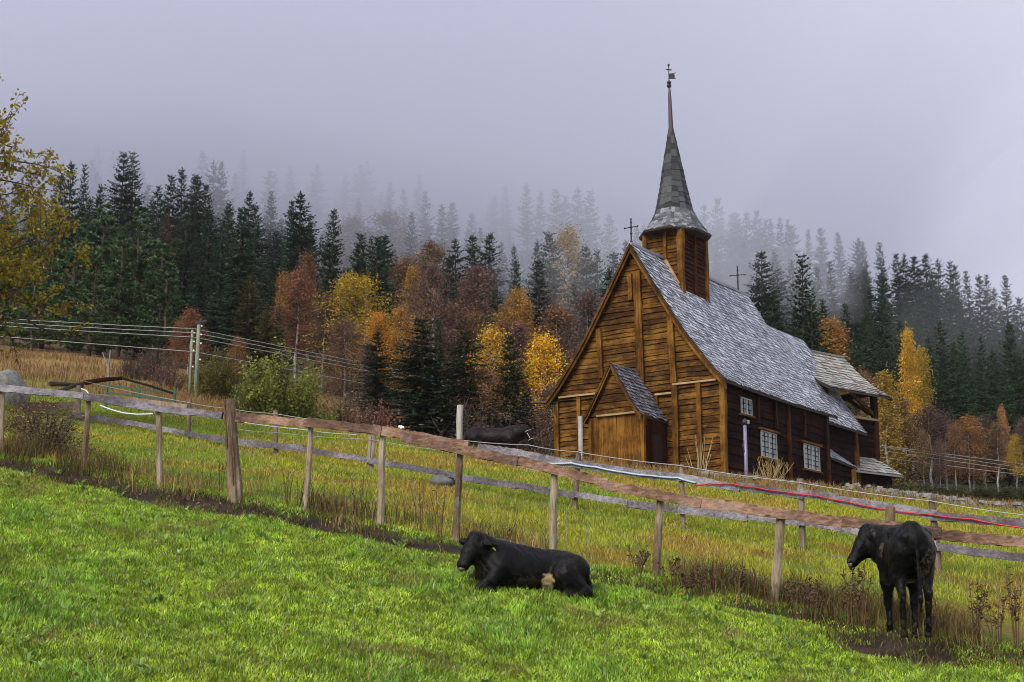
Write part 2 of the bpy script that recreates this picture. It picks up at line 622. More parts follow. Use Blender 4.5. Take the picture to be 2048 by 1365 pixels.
def ground_color(x, y):
    d = dn_of(x, y)
    g = lerp((.050, .095, .010), (.085, .14, .016), fbm(x, y, 1.6, 23))
    c = lerp(g, meadow_tone(x, y) * .62, np.clip((d + .1) / .5, 0, 1))
    c = lerp(c, (.26, .14, .055), np.clip((y - 54) / 8, 0, 1) * (.6 + .4 * fbm(x, y, 4, 3)))
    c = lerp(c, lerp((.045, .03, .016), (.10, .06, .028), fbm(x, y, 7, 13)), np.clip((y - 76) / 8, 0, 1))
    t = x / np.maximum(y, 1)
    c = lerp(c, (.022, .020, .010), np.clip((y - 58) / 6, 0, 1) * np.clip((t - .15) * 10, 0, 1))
    c = lerp(c, (.15, .19, .05), np.clip((t - .26) * 20, 0, 1) * np.clip((y - 38) / 3, 0, 1) * np.clip((56 - y) / 4, 0, 1))
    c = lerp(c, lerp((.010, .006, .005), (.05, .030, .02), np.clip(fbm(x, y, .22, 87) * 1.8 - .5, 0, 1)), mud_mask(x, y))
    return c


# ================================================================ grass
def blades(name, x, y, length, width, lean, col, label, z_sink=.01, curl=.5):
    n = len(x)
    z = hgt(x, y) - z_sink
    az = RNG.uniform(0, 2 * PI, n)
    sx, sy = np.cos(az) * width / 2, np.sin(az) * width / 2
    la = lean[1]
    lx, ly = np.cos(la) * lean[0], np.sin(la) * lean[0]
    base = np.stack([x, y, z], 1)
    side = np.stack([sx, sy, np.zeros(n)], 1)
    up1 = np.stack([lx * .35, ly * .35, np.ones(n)], 1)
    up1 /= np.linalg.norm(up1, axis=1)[:, None]
    up2 = np.stack([lx * (1 + curl), ly * (1 + curl), np.full(n, .75)], 1)
    up2 /= np.linalg.norm(up2, axis=1)[:, None]
    mid = base + up1 * (length * .55)[:, None]
    tip = mid + up2 * (length * .5)[:, None]
    V = np.empty((n, 5, 3))
    V[:, 0] = base - side
    V[:, 1] = base + side
    V[:, 2] = mid + side * .8
    V[:, 3] = mid - side * .8
    V[:, 4] = tip
    b = np.arange(n)[:, None] * 5
    loops = np.concatenate([b + np.array([[0, 1, 2, 3]]), b + np.array([[3, 2, 4]])], 1).ravel()
    starts = (np.arange(n)[:, None] * 7 + np.array([[0, 4]])).ravel()
    totals = np.tile([4, 3], n)
    me = raw_mesh(name, V.reshape(-1, 3), loops, starts, totals)
    a = me.attributes.new('col', 'FLOAT_COLOR', 'FACE')
    cc = np.ones((2 * n, 4), np.float32)
    cc[:, :3] = np.repeat(col, 2, 0)
    a.data.foreach_set('color', cc.ravel())
    me.update(calc_edges=True)
    o = link(name, me, M['grassblade'])
    tag(o, label, 'grass', kind='stuff')
    return o


def scatter(n, y0, y1, tmax=.43):
    """uniform over the ground seen between two depths"""
    u = RNG.uniform(0, 1, n)
    y = np.sqrt(y0 * y0 + u * (y1 * y1 - y0 * y0))
    x = RNG.uniform(-tmax, tmax, n) * y
    return x, y


def build_grass():
    # lush grazed pasture in front of the fence
    x, y = scatter(880000, 11.2, 26.5, .50)
    d = dn_of(x, y)
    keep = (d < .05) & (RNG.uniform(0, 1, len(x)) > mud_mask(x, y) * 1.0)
    x, y = x[keep], y[keep]
    d = d[keep]
    n1, n2 = fbm(x, y, .9, 101), fbm(x, y, .33, 102)
    tall = np.clip((n1 - .5) * 3, 0, 1)
    L = (.038 + .040 * n2 + .065 * tall * RNG.uniform(.2, 1, len(x))) * RNG.uniform(.7, 1.25, len(x))
    Wd = RNG.uniform(.0065, .0125, len(x)) * np.where(RNG.uniform(0, 1, len(x)) < .15, 2.0, 1)
    la = 2 * PI * fbm(x, y, .35, 103) * 2.2 + RNG.normal(0, 1.1, len(x))
    lean = (RNG.uniform(.15, 1.3, len(x)) * (.5 + n2), la)
    c = lerp((.262, .365, .026), (.165, .295, .028), np.clip((n1 - .45) * 3.0, 0, 1))
    c = lerp(c, (.31, .385, .030), np.clip((fbm(x, y, 2.6, 104) - .5) * 3, 0, .8))
    r = RNG.uniform(0, 1, len(x))
    tuft = .55 * fbm(x, y, .24, 117) + .45 * vnoise(x, y, .085, 118)
    c = c * (.42 + 1.25 * RNG.uniform(0, 1, len(x)))[:, None] * (.64 + .90 * np.clip((tuft - .3) * 2.2, 0, 1))[:, None]
    c = lerp(c, (.36, .28, .09), (r < .06) * .8)
    c = lerp(c, (.22, .17, .05), np.clip((fbm(x, y, .6, 119) - .66) * 6, 0, .6))
    c = lerp(c, (.44, .53, .26), ((r > .93)) * .7)
    blades('pasture_grass', x, y, L, Wd, lean, c, 'short bright green pasture grass in front of the near fence')
    # low rosettes of broad-leaved weeds, and leaves blown in from the trees
    cx, cy = scatter(900, 11.5, 25, .48)
    k = (dn_of(cx, cy) < -.3) & (fbm(cx, cy, 1.8, 131) > .42)
    cx, cy = np.repeat(cx[k], 8), np.repeat(cy[k], 8)
    az = RNG.uniform(0, 2 * PI, len(cx))
    x, y = cx + np.cos(az) * .025, cy + np.sin(az) * .025
    shade = np.repeat(RNG.uniform(0, 1, len(cx) // 8), 8)
    c = lerp((.13, .235, .035), (.30, .40, .10), shade) * RNG.uniform(.7, 1.3, len(x))[:, None]
    blades('pasture_weeds', x, y, RNG.uniform(.05, .13, len(x)), RNG.uniform(.02, .042, len(x)), (RNG.uniform(1.0, 2.6, len(x)), az), c, 'flat rosettes of broad-leaved weeds in the pasture', z_sink=-.03)
    x, y = scatter(1500, 11.5, 25, .48)
    k = dn_of(x, y) < -.2
    x, y = x[k], y[k]
    c = lerp((.42, .26, .05), (.16, .075, .03), RNG.uniform(0, 1, len(x)))
    o = blades('fallen_leaves', x, y, RNG.uniform(.03, .055, len(x)), RNG.uniform(.02, .035, len(x)), (RNG.uniform(1.5, 4, len(x)), RNG.uniform(0, 2 * PI, len(x))), c, 'yellow and brown fallen leaves scattered over the pasture', z_sink=-.05)
    o['category'] = 'leaves'
    # rough meadow behind
    x, y = scatter(520000, 18, 50, .44)
    d = dn_of(x, y)
    dens = np.clip((y / 24) ** -1.0, .25, 1)
    keep = (d > .02) & (y < np.interp(x / y, CRPX, CRY) + 4) & (RNG.uniform(0, 1, len(x)) < dens)
    x, y = x[keep], y[keep]
    n2 = fbm(x, y, .5, 202)
    L = (.05 + .09 * n2) * RNG.uniform(.6, 1.4, len(x)) * (1 + .25 * np.clip((y - 25) / 20, 0, 1))
    Wd = RNG.uniform(.009, .017, len(x)) * (y / 22)
    la = RNG.uniform(0, 2 * PI, len(x))
    lean = (RNG.uniform(.1, 1.2, len(x)), la)
    c = meadow_tone(x, y) * np.array([1.5, 1.5, 1.3])
    c = lerp(c, c * .5, (n2 < .42) * .6)
    c = c * (.6 + .8 * RNG.uniform(0, 1, len(x)))[:, None]
    r = RNG.uniform(0, 1, len(x))
    c = lerp(c, (.42, .29, .11), (r < .17) * .7)
    blades('meadow_grass', x, y, L, Wd, lean, c, 'yellow and green rough grass between and behind the two fences')
    # dead stalks and tussocks along the fence foot
    xs = RNG.uniform(-9, 7.5, 26000)
    off = RNG.normal(.15, .33, len(xs))
    dens = np.clip((fbm(xs, xs * 0 + off * .6, .8, 301) - .44) * 5, .0, 1) * np.interp(xs, [-9, -6.2, -5.2, -4.6, -2.6, -1.2, .2, 1.2, 3.9, 4.8, 5.2, 7.5], [.85, .7, .2, .22, .4, .65, .7, 1, .95, .35, .9, 1])
    k = RNG.uniform(0, 1, len(xs)) < dens
    xs, off = xs[k], off[k]
    ys = 19.14 - .383 * xs + off
    L = RNG.uniform(.12, .42, len(xs)) * (.75 + .6 * fbm(xs, ys, .6, 302))
    Wd = RNG.uniform(.006, .013, len(xs))
    lean = (RNG.uniform(.1, 1.1, len(xs)), RNG.uniform(0, 2 * PI, len(xs)))
    c = lerp((.34, .22, .085), (.10, .055, .022), np.clip((fbm(xs, ys, .7, 303) - .4) * 4, 0, 1))
    c = lerp(c, (.13, .17, .03), (RNG.uniform(0, 1, len(xs)) < .25) * .8)
    c = c * (.55 + .9 * RNG.uniform(0, 1, len(xs)))[:, None]
    blades('dry_grass', xs, ys, L, Wd, lean, c, 'tan and brown dead grass tufts along the foot of the near fence')
    # short torn grass and straw trodden into the mud
    xs = RNG.uniform(-9, 7.5, 30000)
    off = RNG.uniform(-1.7, .25, len(xs))
    ys = 19.14 - .383 * xs + off
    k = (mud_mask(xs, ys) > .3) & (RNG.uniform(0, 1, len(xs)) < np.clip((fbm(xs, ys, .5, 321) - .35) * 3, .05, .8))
    xs, ys = xs[k], ys[k]
    L = RNG.uniform(.04, .13, len(xs)); Wd = RNG.uniform(.008, .016, len(xs))
    lean = (RNG.uniform(.4, 1.6, len(xs)), RNG.uniform(0, 2 * PI, len(xs)))
    c = lerp((.11, .065, .03), (.13, .15, .025), (RNG.uniform(0, 1, len(xs)) < .4) * 1.0) * RNG.uniform(.4, 1.4, len(xs))[:, None]
    blades('trodden_grass', xs, ys, L, Wd, lean, c, 'torn grass and straw trodden into the muddy strip before the fence')
    # dry brown grass on the field edge and at the foot of the bank by the church
    x, y = scatter(90000, 34, 74, .42)
    t = x / y
    bank = (y > np.interp(t, CRPX, CRY) - 4) & (y < 52) & (t > -.06)
    field = (y > 52) & (t < -.1)
    bump_ = fbm(x, y, 3, 404)
    k = (bank | field) & (RNG.uniform(0, 1, len(x)) < np.where(field, .7, .9) * np.clip((bump_ - .3) * 4, 0, 1))
    x, y, t = x[k], y[k], t[k]
    L = RNG.uniform(.15, .45, len(x)) * np.where(y > 52, 1.3, .8)
    Wd = RNG.uniform(.02, .04, len(x))
    lean = (RNG.uniform(.1, 1.0, len(x)), RNG.uniform(0, 2 * PI, len(x)))
    c = lerp((.32, .18, .065), (.16, .085, .035), RNG.uniform(0, 1, len(x)))
    c = lerp(c, (.15, .17, .05), (RNG.uniform(0, 1, len(x)) < .2) * .8)
    blades('bank_grass', x, y, L, Wd, lean, c, 'rusty brown grass on the bank below the church and the field edge')


# ================================================================ fences
def fence_pt(px, py, line):
    """point of a pixel on the upright plane that holds a fence line"""
    r = (px - 1024) / FPX * RT + FW + (682.5 - py) / FPX * UP
    if line == 'near':   # y = 19.14 - .383 x
        k = 19.14 / (r[1] + .383 * r[0])
    else:                # y = 26.35 - .753 x
        k = 26.35 / (r[1] + .753 * r[0])
    return r * k


def near_off(p, d):
    n = np.array([-.383, -1.0, 0]); n /= np.linalg.norm(n)
    return np.asarray(p) + n * d


def back_off(p, d):
    n = np.array([-.753, -1.0, 0]); n /= np.linalg.norm(n)
    return np.asarray(p) + n * d


def local(p, o):
    return tuple(np.asarray(p) - np.array(o.location))


def post(root, px_t, py_t, px_b, py_b, line, w, m, name='post', round_=True, label=None, sink=.12, taper=.9):
    top = fence_pt(px_t, py_t, line)
    bot = fence_pt(px_b, py_b, line)
    g = H(bot[0], bot[1])
    d = (bot - top) / max(1e-6, (top[2] - bot[2]))
    bot = top + d * (top[2] - (g - sink))
    b = MB()
    k = 5
    pts = [local(top * (1 - i / k) + bot * (i / k) + np.array([random.uniform(-.006, .006), random.uniform(-.006, .006), 0]) * (0 < i < k), root) for i in range(k + 1)]
    b.tube(pts[::-1], [w / 2 * (1 - (1 - taper) * i / k) for i in range(k + 1)], 10 if round_ else 4, jit=.12)
    o = b.build(name, m, root)
    if label: o['label'] = label
    return o, top, bot


def rail(root, pts, line, w, h, m, off, name='rail', label=None):
    f = near_off if line == 'near' else back_off
    b = MB()
    P = [f(fence_pt(px, py, line), off) for px, py in pts]
    p, q = P[0], P[-1]
    dq = (q - p) / np.linalg.norm(q - p)
    p = p - dq * random.uniform(.0, .07) + [0, 0, random.uniform(-.03, .03)]
    q = q + dq * random.uniform(.0, .07) + [0, 0, random.uniform(-.018, .018)]
    b.bar(local(p, root), local(q, root), w, h, seg=16, jit=.005, q_scale=random.uniform(.85, 1.1))
    o = b.build(name, m, root)
    if label: o['label'] = label
    return o


def wire(root, pts, r, m, name, sag=0.0, nseg=6, sides=5):
    out = []
    P = [np.asarray(p, float) for p in pts]
    for i, (p, q) in enumerate(zip(P[:-1], P[1:])):
        for k in range(nseg):
            s = k / nseg
            out.append(p * (1 - s) + q * s - np.array([0, 0, 1]) * sag * 4 * s * (1 - s))
    out.append(P[-1])
    b = MB()
    b.tube([local(p, root) if root is not None else p for p in out], r, sides)
    return b.build(name, m, root, smooth=True)


NEAR_POSTS = [(4, 782, 2, 885, .10), (178, 792, 168, 938, .085), (318, 815, 320, 962, .09), (622, 843, 614, 992, .085),
              (766, 868, 762, 1022, .10), (922, 880, 913, 1066, .10), (1109, 938, 1104, 1106, .10), (1322, 985, 1312, 1142, .10),
              (1563, 1018, 1548, 1204, .115), (1781, 1014, 1775, 1252, .12), (2066, 1072, 2062, 1300, .11), (-150, 755, -152, 850, .1)]


def build_near_fence():
    g = fence_pt(1024, 1090, 'near')
    root = empty('pasture_fence', (g[0], g[1], H(g[0], g[1])))
    tag(root, 'near fence with a thick brown slab rail, round posts and wire netting, behind the cows', 'fence')
    for a in NEAR_POSTS:
        post(root, *a[:4], 'near', a[4], M['fence_post'])
    p, top, bot = post(root, 458, 800, 471, 988, 'near', .215, M['fence_post'], label='thick split and leaning corner post', taper=.72)
    b = MB()   # drying cracks down its face
    for dx, k0, k1 in ((.025, .04, .8), (-.022, .0, .45), (.05, .35, .97)):
        q0, q1 = near_off(top * (1 - k0) + bot * k0, .083 + .028 * k0), near_off(top * (1 - k1) + bot * k1, .083 + .030 * k1)
        b.bar(local(q0 + [dx, 0, 0], root), local(q1 + [dx * 1.25, 0, 0], root), .016, .012, (0, 1, 0), seg=7, jit=.006)
    b.build('drying_crack', M['weed'], p)
    # rails: grey boards on the left, brown slabs from the thick post on
    segs = [([(-160, 752), (9, 778)], .105, 'fence_grey'), ([(9, 779), (170, 795)], .105, 'fence_grey'), ([(160, 793), (322, 819)], .10, 'fence_grey'), ([(318, 818), (448, 834)], .10, 'fence_grey'),
            ([(487, 834), (622, 850)], .125, 'rail_brown'), ([(622, 851), (768, 866)], .125, 'rail_brown'), ([(764, 866), (812, 873), (932, 893)], .125, 'rail_brown'),
            ([(812, 880), (925, 898), (1032, 925)], .125, 'rail_brown'), ([(1028, 922), (1112, 947), (1215, 968)], .125, 'rail_brown'), ([(1212, 968), (1325, 990), (1405, 1006)], .125, 'rail_brown'),
            ([(1402, 1006), (1566, 1036), (1700, 1049)], .12, 'rail_brown'), ([(1698, 1049), (1783, 1060), (1880, 1069)], .12, 'rail_brown'), ([(1878, 1069), (2068, 1088)], .12, 'rail_brown'), ([(2066, 1088), (2260, 1112)], .12, 'rail_brown')]
    for i, (pts, h, m) in enumerate(segs):
        rail(root, pts, 'near', .05, h, M[m], .075 + .012 * (i % 2))
    # netting: line wires and verticals
    b = MB()
    xs = np.arange(-6.6, 7.0, .28)
    for hh in (.12, .28, .46, .66):
        P = [local((x, 19.14 - .383 * x, H(x, 19.14 - .383 * x) + hh + random.uniform(-.01, .01)), root) for x in xs]
        b.tube(P, .0022, 3)
    for x in xs[8:]:
        y = 19.14 - .383 * x
        z = H(x, y)
        b.tube([local((x + random.uniform(-.02, .02), y, z + .04), root), local((x, y, z + .68), root)], .0016, 3)
    b.build('wire_netting', M['wire'], root)
    # loose white rope slung on the left posts
    b = None
    P = [(160, 777), (170, 781), (179, 793)]
    w1 = wire(None, [near_off(fence_pt(*p, 'near'), -.03) for p in P], .008, M['white'], 'loose_rope')
    tag(w1, 'short white rope end hitched over the second fence post at the left', 'rope')
    P = [(211, 814), (232, 822), (257, 829), (285, 832), (316, 831)]
    w2 = wire(None, [near_off(fence_pt(*p, 'near'), .13) for p in P], .009, M['white'], 'loose_rope')
    tag(w2, 'white rope hanging slack below the grey rail at the left', 'rope')
    P = [(482, 844), (540, 852), (600, 858), (640, 864), (700, 868), (706, 868)]
    w3 = wire(None, [near_off(fence_pt(px, py, 'near'), -.10) for px, py in P], .008, M['white'], 'loose_rope')
    tag(w3, 'pale rope slung behind the brown rail right of the thick post', 'rope')
    return root


BACK_POSTS = [(157, 772, 157, 868, .13), (379, 800, 378, 905, .10), (551, 822, 552, 922, .10), (741, 872, 736, 1000, .09), (750, 850, 742, 955, .075),
              (1157, 903, 1150, 1014, .10), (1363, 930, 1366, 1052, .085), (1601, 958, 1606, 1106, .105), (1863, 998, 1880, 1157, .10), (2090, 1030, 2098, 1195, .1)]


def build_back_fence():
    g = fence_pt(1150, 1010, 'back')
    root = empty('paddock_fence', (g[0], g[1], H(g[0], g[1])))
    tag(root, 'second fence farther up the meadow with grey lower rail and dark posts', 'fence')
    for a in BACK_POSTS:
        post(root, *a[:4], 'back', a[4], M['fence_post_back'])
    post(root, 920, 811, 917, 1020, 'back', .125, M['fence_post_pale'], label='tall bleached post')
    low = [(150, 828), (264, 849), (378, 868), (462, 882), (610, 899), (742, 921), (860, 942), (920, 953), (1040, 973), (1152, 991), (1260, 1008), (1366, 1021), (1500, 1036), (1604, 1047), (1706, 1061), (1869, 1092), (2100, 1120)]
    for p, q in zip(low[:-1], low[1:]):
        rail(root, [p, q], 'back', .045, random.uniform(.095, .125), M['fence_grey'], .06 + .02 * random.random())
    rail(root, [(152, 862), (264, 880), (380, 899)], 'back', .05, .15, M['fence_grey'], .07)
    rail(root, [(30, 812), (158, 812)], 'back', .07, .2, M['fence_post_back'], .0, label='dark rotten log rail')
    up = [(962, 893), (1033, 908), (1151, 928), (1259, 943), (1363, 957), (1478, 976), (1604, 990), (1673, 998), (1869, 1030), (2100, 1052)]
    for p, q in zip(up[:-1], up[1:]):
        rail(root, [p, q], 'back', .05, .13, M['fence_grey'], .055)
    up = [(20, 775), (157, 790), (300, 806), (379, 815)]
    for p, q in zip(up[:-1], up[1:]):
        rail(root, [p, q], 'back', .05, .10, M['fence_post_back'], .055)
    P = [(173, 764), (379, 806), (462, 818), (551, 828), (750, 856), (916, 880), (1060, 891), (1158, 905), (1362, 932), (1600, 966), (1864, 1003), (2095, 1036)]
    wire(root, [back_off(fence_pt(*p, 'back'), .05) for p in P] if False else [back_off(fence_pt(*p, 'back'), .05) for p in P], .008, M['wire'], 'top_wire', sag=.02)
    P = [(460, 856), (552, 866), (745, 880), (918, 905), (1155, 958), (1366, 990)]
    wire(root, [back_off(fence_pt(*p, 'back'), .05) for p in P], .005, M['wire'], 'line_wire', sag=.02)
    P = [(1398, 972), (1425, 969), (1470, 969), (1520, 977), (1580, 986), (1640, 993), (1700, 1005), (1780, 1021), (1860, 1030), (1950, 1040), (2048, 1057), (2110, 1066)]
    w = wire(None, [back_off(fence_pt(*p, 'back'), .11) for p in P], .012, M['red'], 'red_rope', sag=.01)
    tag(w, 'bright red rope running along the dark upper rail of the second fence', 'rope')
    P = [(1080, 928), (1150, 928), (1200, 936), (1259, 947), (1310, 953), (1363, 957), (1398, 967)]
    w = wire(None, [back_off(fence_pt(*p, 'back'), .105) for p in P], .016, M['blue'], 'blue_rope', sag=.01)
    tag(w, 'pale blue rope lying along the upper rail below the church porch', 'rope')
    p = back_off(fence_pt(808, 855, 'back'), .08)
    b = MB()
    b.box(-.055, .055, -.006, .006, -.02, .02)
    b.box(-.008, .008, .007, .015, -.05, .03)
    o = b.build('plastic_tag', M['white'])
    o.location = p
    o.rotation_euler = (0, R(14), R(-20))
    tag(o, 'small white plastic tag clipped on the fence wire left of the horse', 'tag')
    return root


# ================================================================ church
A0 = R(34.6)
CH_O = at(1451.7, 960, 52.0)
CH_Z = CH_O[2]


def c3(u, w, z):
    return (-u, w, z)


def cladding(mb, plane, z0, z1, rng, hb=.21, var_shift=0.0):
    """horizontal lapped boards. plane(s, z, out)->point; rng(z)->(s0, s1)"""
    z = z0
    while z < z1 - .02:
        h = min(hb * random.uniform(.75, 1.25), z1 - z)
        va = random.random()
        a0, b0 = rng(z)
        a1, b1 = rng(min(z + h, z1 - .001))
        n = max(2, int((b0 - a0) / .55))
        zo = [random.uniform(-.028, .028) for _ in range(n + 1)]
        lip = random.uniform(.028, .055)
        for i in range(n):
            s0, s1 = i / n, (i + 1) / n
            pb0, pb1 = a0 + (b0 - a0) * s0, a0 + (b0 - a0) * s1
            pt0, pt1 = a1 + (b1 - a1) * s0, a1 + (b1 - a1) * s1
            zb0, zb1 = z + zo[i], z + zo[i + 1]
            # board face leans out at its lower edge; the lip underneath shadows the next board
            mb.poly([plane(pb0, zb0, lip), plane(pb1, zb1, lip), plane(pt1, z + h + zo[i + 1] * .5, .004), plane(pt0, z + h + zo[i] * .5, .004)], va)
            mb.poly([plane(pb0, zb0, -.01), plane(pb1, zb1, -.01), plane(pb1, zb1, lip), plane(pb0, zb0, lip)], va * .4)  # underside toned darker, deepening the lip's shadow line by colour
        z += h


def prof_interp(prof, d):
    return float(np.interp(d, [p[0] for p in prof], [p[1] for p in prof]))


def shingles(mb, prof, w0, w1, cu, sides=(-1, 1), ex=.17, sw=.17, axis='w', clip=None, lift=.05, sag=0.0):
    """courses of split shingles over a curved slope. prof: (distance from ridge, z) from ridge to eave"""
    P = np.array(prof, float)
    seg = np.hypot(np.diff(P[:, 0]), np.diff(P[:, 1]))
    S = np.concatenate([[0], np.cumsum(seg)])
    total = S[-1]
    n = int(total / ex)
    for sd in sides:
        for i in range(n + 1):
            s_lo = total - i * ex
            s_hi = max(0, s_lo - ex * 1.35)
            if s_lo <= .03: continue
            d_lo, z_lo = np.interp(s_lo, S, P[:, 0]), np.interp(s_lo, S, P[:, 1])
            d_hi, z_hi = np.interp(s_hi, S, P[:, 0]), np.interp(s_hi, S, P[:, 1])
            t = np.array([d_lo - d_hi, z_lo - z_hi]); t /= np.linalg.norm(t)
            nrm = np.array([-t[1], t[0]])
            w = w0 - random.random() * sw
            while w < w1:
                ww = sw * random.uniform(.75, 1.3)
                a, b = max(w, w0), min(w + ww - .008, w1)
                w += ww
                if b - a < .03: continue
                dl = random.uniform(-.022, .03)
                up = lift * random.uniform(.6, 1.4)
                lo = (d_lo + t[0] * dl + nrm[0] * up, z_lo + t[1] * dl + nrm[1] * up)
                hi = (d_hi + nrm[0] * .004, z_hi + nrm[1] * .004)
                lb = (lo[0] - nrm[0] * .03, lo[1] - nrm[1] * .03)
                va = random.random()
                q = lambda dd, y: c3(cu - sd * dd[0], y, dd[1] - sag * math.sin(PI * (y - w0) / (w1 - w0)))
                mb.poly([q(lo, a), q(lo, b), q(hi, b), q(hi, a)], va)
                mb.poly([q(lb, a), q(lb, b), q(lo, b), q(lo, a)], va * .5)


def roof_slab(mb, prof, w0, w1, cu, th=.10, sag=0.0):
    """closed slab under the shingles following the same curve"""
    ws = np.linspace(w0, w1, 9) if sag else [w0, w1]
    P = [(-d, z) for d, z in prof[::-1]] + [(d, z) for d, z in prof[1:]]
    for a, b in zip(ws[:-1], ws[1:]):
        sa, sb = [sag * math.sin(PI * (y - w0) / (w1 - w0)) for y in (a, b)]
        for (d0, z0), (d1, z1) in zip(P[:-1], P[1:]):
            mb.hexa([c3(cu - d0, a, z0 - th - sa), c3(cu - d1, a, z1 - th - sa), c3(cu - d1, b, z1 - th - sb), c3(cu - d0, b, z0 - th - sb),
                     c3(cu - d0, a, z0 - .006 - sa), c3(cu - d1, a, z1 - .006 - sa), c3(cu - d1, b, z1 - .006 - sb), c3(cu - d0, b, z0 - .006 - sb)], .3)


def barge(mb, prof, w, cu, depth=.24, th=.05, drop=.0, sides=(-1, 1), var=None):
    for sd in sides:
        va = random.random() if var is None else var
        for (d0, z0), (d1, z1) in zip(prof[:-1], prof[1:]):
            mb.hexa([c3(cu - sd * d0, w - th, z0 - depth - drop), c3(cu - sd * d1, w - th, z1 - depth - drop), c3(cu - sd * d1, w, z1 - depth - drop), c3(cu - sd * d0, w, z0 - depth - drop),
                     c3(cu - sd * d0, w - th, z0 - drop), c3(cu - sd * d1, w - th, z1 - drop), c3(cu - sd * d1, w, z1 - drop), c3(cu - sd * d0, w, z0 - drop)], va)


def densify(prof, k=5):
    out = []
    P = np.array(prof, float)
    # Catmull-Rom through the points for a smooth bell-cast
    for i in range(len(P) - 1):
        p0, p1, p2, p3 = P[max(i - 1, 0)], P[i], P[i + 1], P[min(i + 2, len(P) - 1)]
        for j in range(k):
            t = j / k
            out.append(tuple(.5 * (2 * p1 + (p2 - p0) * t + (2 * p0 - 5 * p1 + 4 * p2 - p3) * t * t + (3 * p1 - p0 - 3 * p2 + p3) * t ** 3)))
    out.append(tuple(P[-1]))
    return out


def window(root, w0, w1, z0, z1, cols, rows, lintel=True, u=-.05):
    """casement in the south wall (plane u = const)"""
    f = MB()
    t = .04
    for a, b, c, d in ((w0, w0 + t, z0, z1), (w1 - t, w1, z0, z1), (w0 + t, w1 - t, z0, z0 + t), (w0 + t, w1 - t, z1 - t, z1), ((w0 + w1) / 2 - .035, (w0 + w1) / 2 + .035, z0 + t, z1 - t)):
        f.box(-u, -u + .045, a, b, c, d)
    fr = f.build('window', M['frame'], root)
    f = MB()
    for i in range(1, cols):
        if cols % 2 == 0 and i == cols // 2: continue
        x = w0 + (w1 - w0) * i / cols
        f.box(-u + .012, -u + .032, x - .011, x + .011, z0 + t, z1 - t)
    for j in range(1, rows):
        z = z0 + (z1 - z0) * j / rows
        f.box(-u + .014, -u + .030, w0 + t, w1 - t, z - .010, z + .010)
    f.build('glazing_bars', M['gable_y'], fr)
    p = MB()
    n0, n1 = cols, rows
    for i in range(n0):
        for j in range(n1):
            a, b = w0 + (w1 - w0) * i / n0, w0 + (w1 - w0) * (i + 1) / n0
            c, d = z0 + (z1 - z0) * j / n1, z0 + (z1 - z0) * (j + 1) / n1
            x = -u + .008
            k = [random.uniform(-.004, .004) for _ in range(4)]
            p.poly([(x + k[0], a, c), (x + k[1], b, c), (x + k[2], b, d), (x + k[3], a, d)])
    p.build('pane', M['glass'], fr)
    s = MB()
    s.box(-u - .02, -u + .11, w0 - .12, w1 + .12, z0 - .07, z0 - .002)
    s.build('sill', M['post'], fr)
    if lintel:
        s = MB()
        s.box(-u - .02, -u + .12, w0 - .14, w1 + .14, z1 + .012, z1 + .085)
        s.build('lintel', M['post'], fr)
    return fr


def iron_cross(name, parent, base, h, label=None, rot=0.0, knobs=True):
    b = MB()
    b.tube([base, (base[0], base[1], base[2] + h)], .032, 6)
    ca, sa = math.cos(rot), math.sin(rot)
    zc = base[2] + h * .66
    b.tube([(base[0] - ca * h * .27, base[1] - sa * h * .27, zc), (base[0] + ca * h * .27, base[1] + sa * h * .27, zc)], .018, 6)
    if knobs:
        for k, r in ((.12, .055), (.42, .05), (.66, .06), (.84, .045)):
            b.lathe([(.01, -r), (r * .8, -r * .5), (r, 0), (r * .8, r * .5), (.01, r)], 8, (base[0], base[1], base[2] + h * k))
        for sgn in (-1, 1):
            b.lathe([(.01, -.04), (.04, 0), (.01, .04)], 6, (base[0] + sgn * ca * h * .27, base[1] + sgn * sa * h * .27, zc))
    return b.build(name, M['iron'], parent)


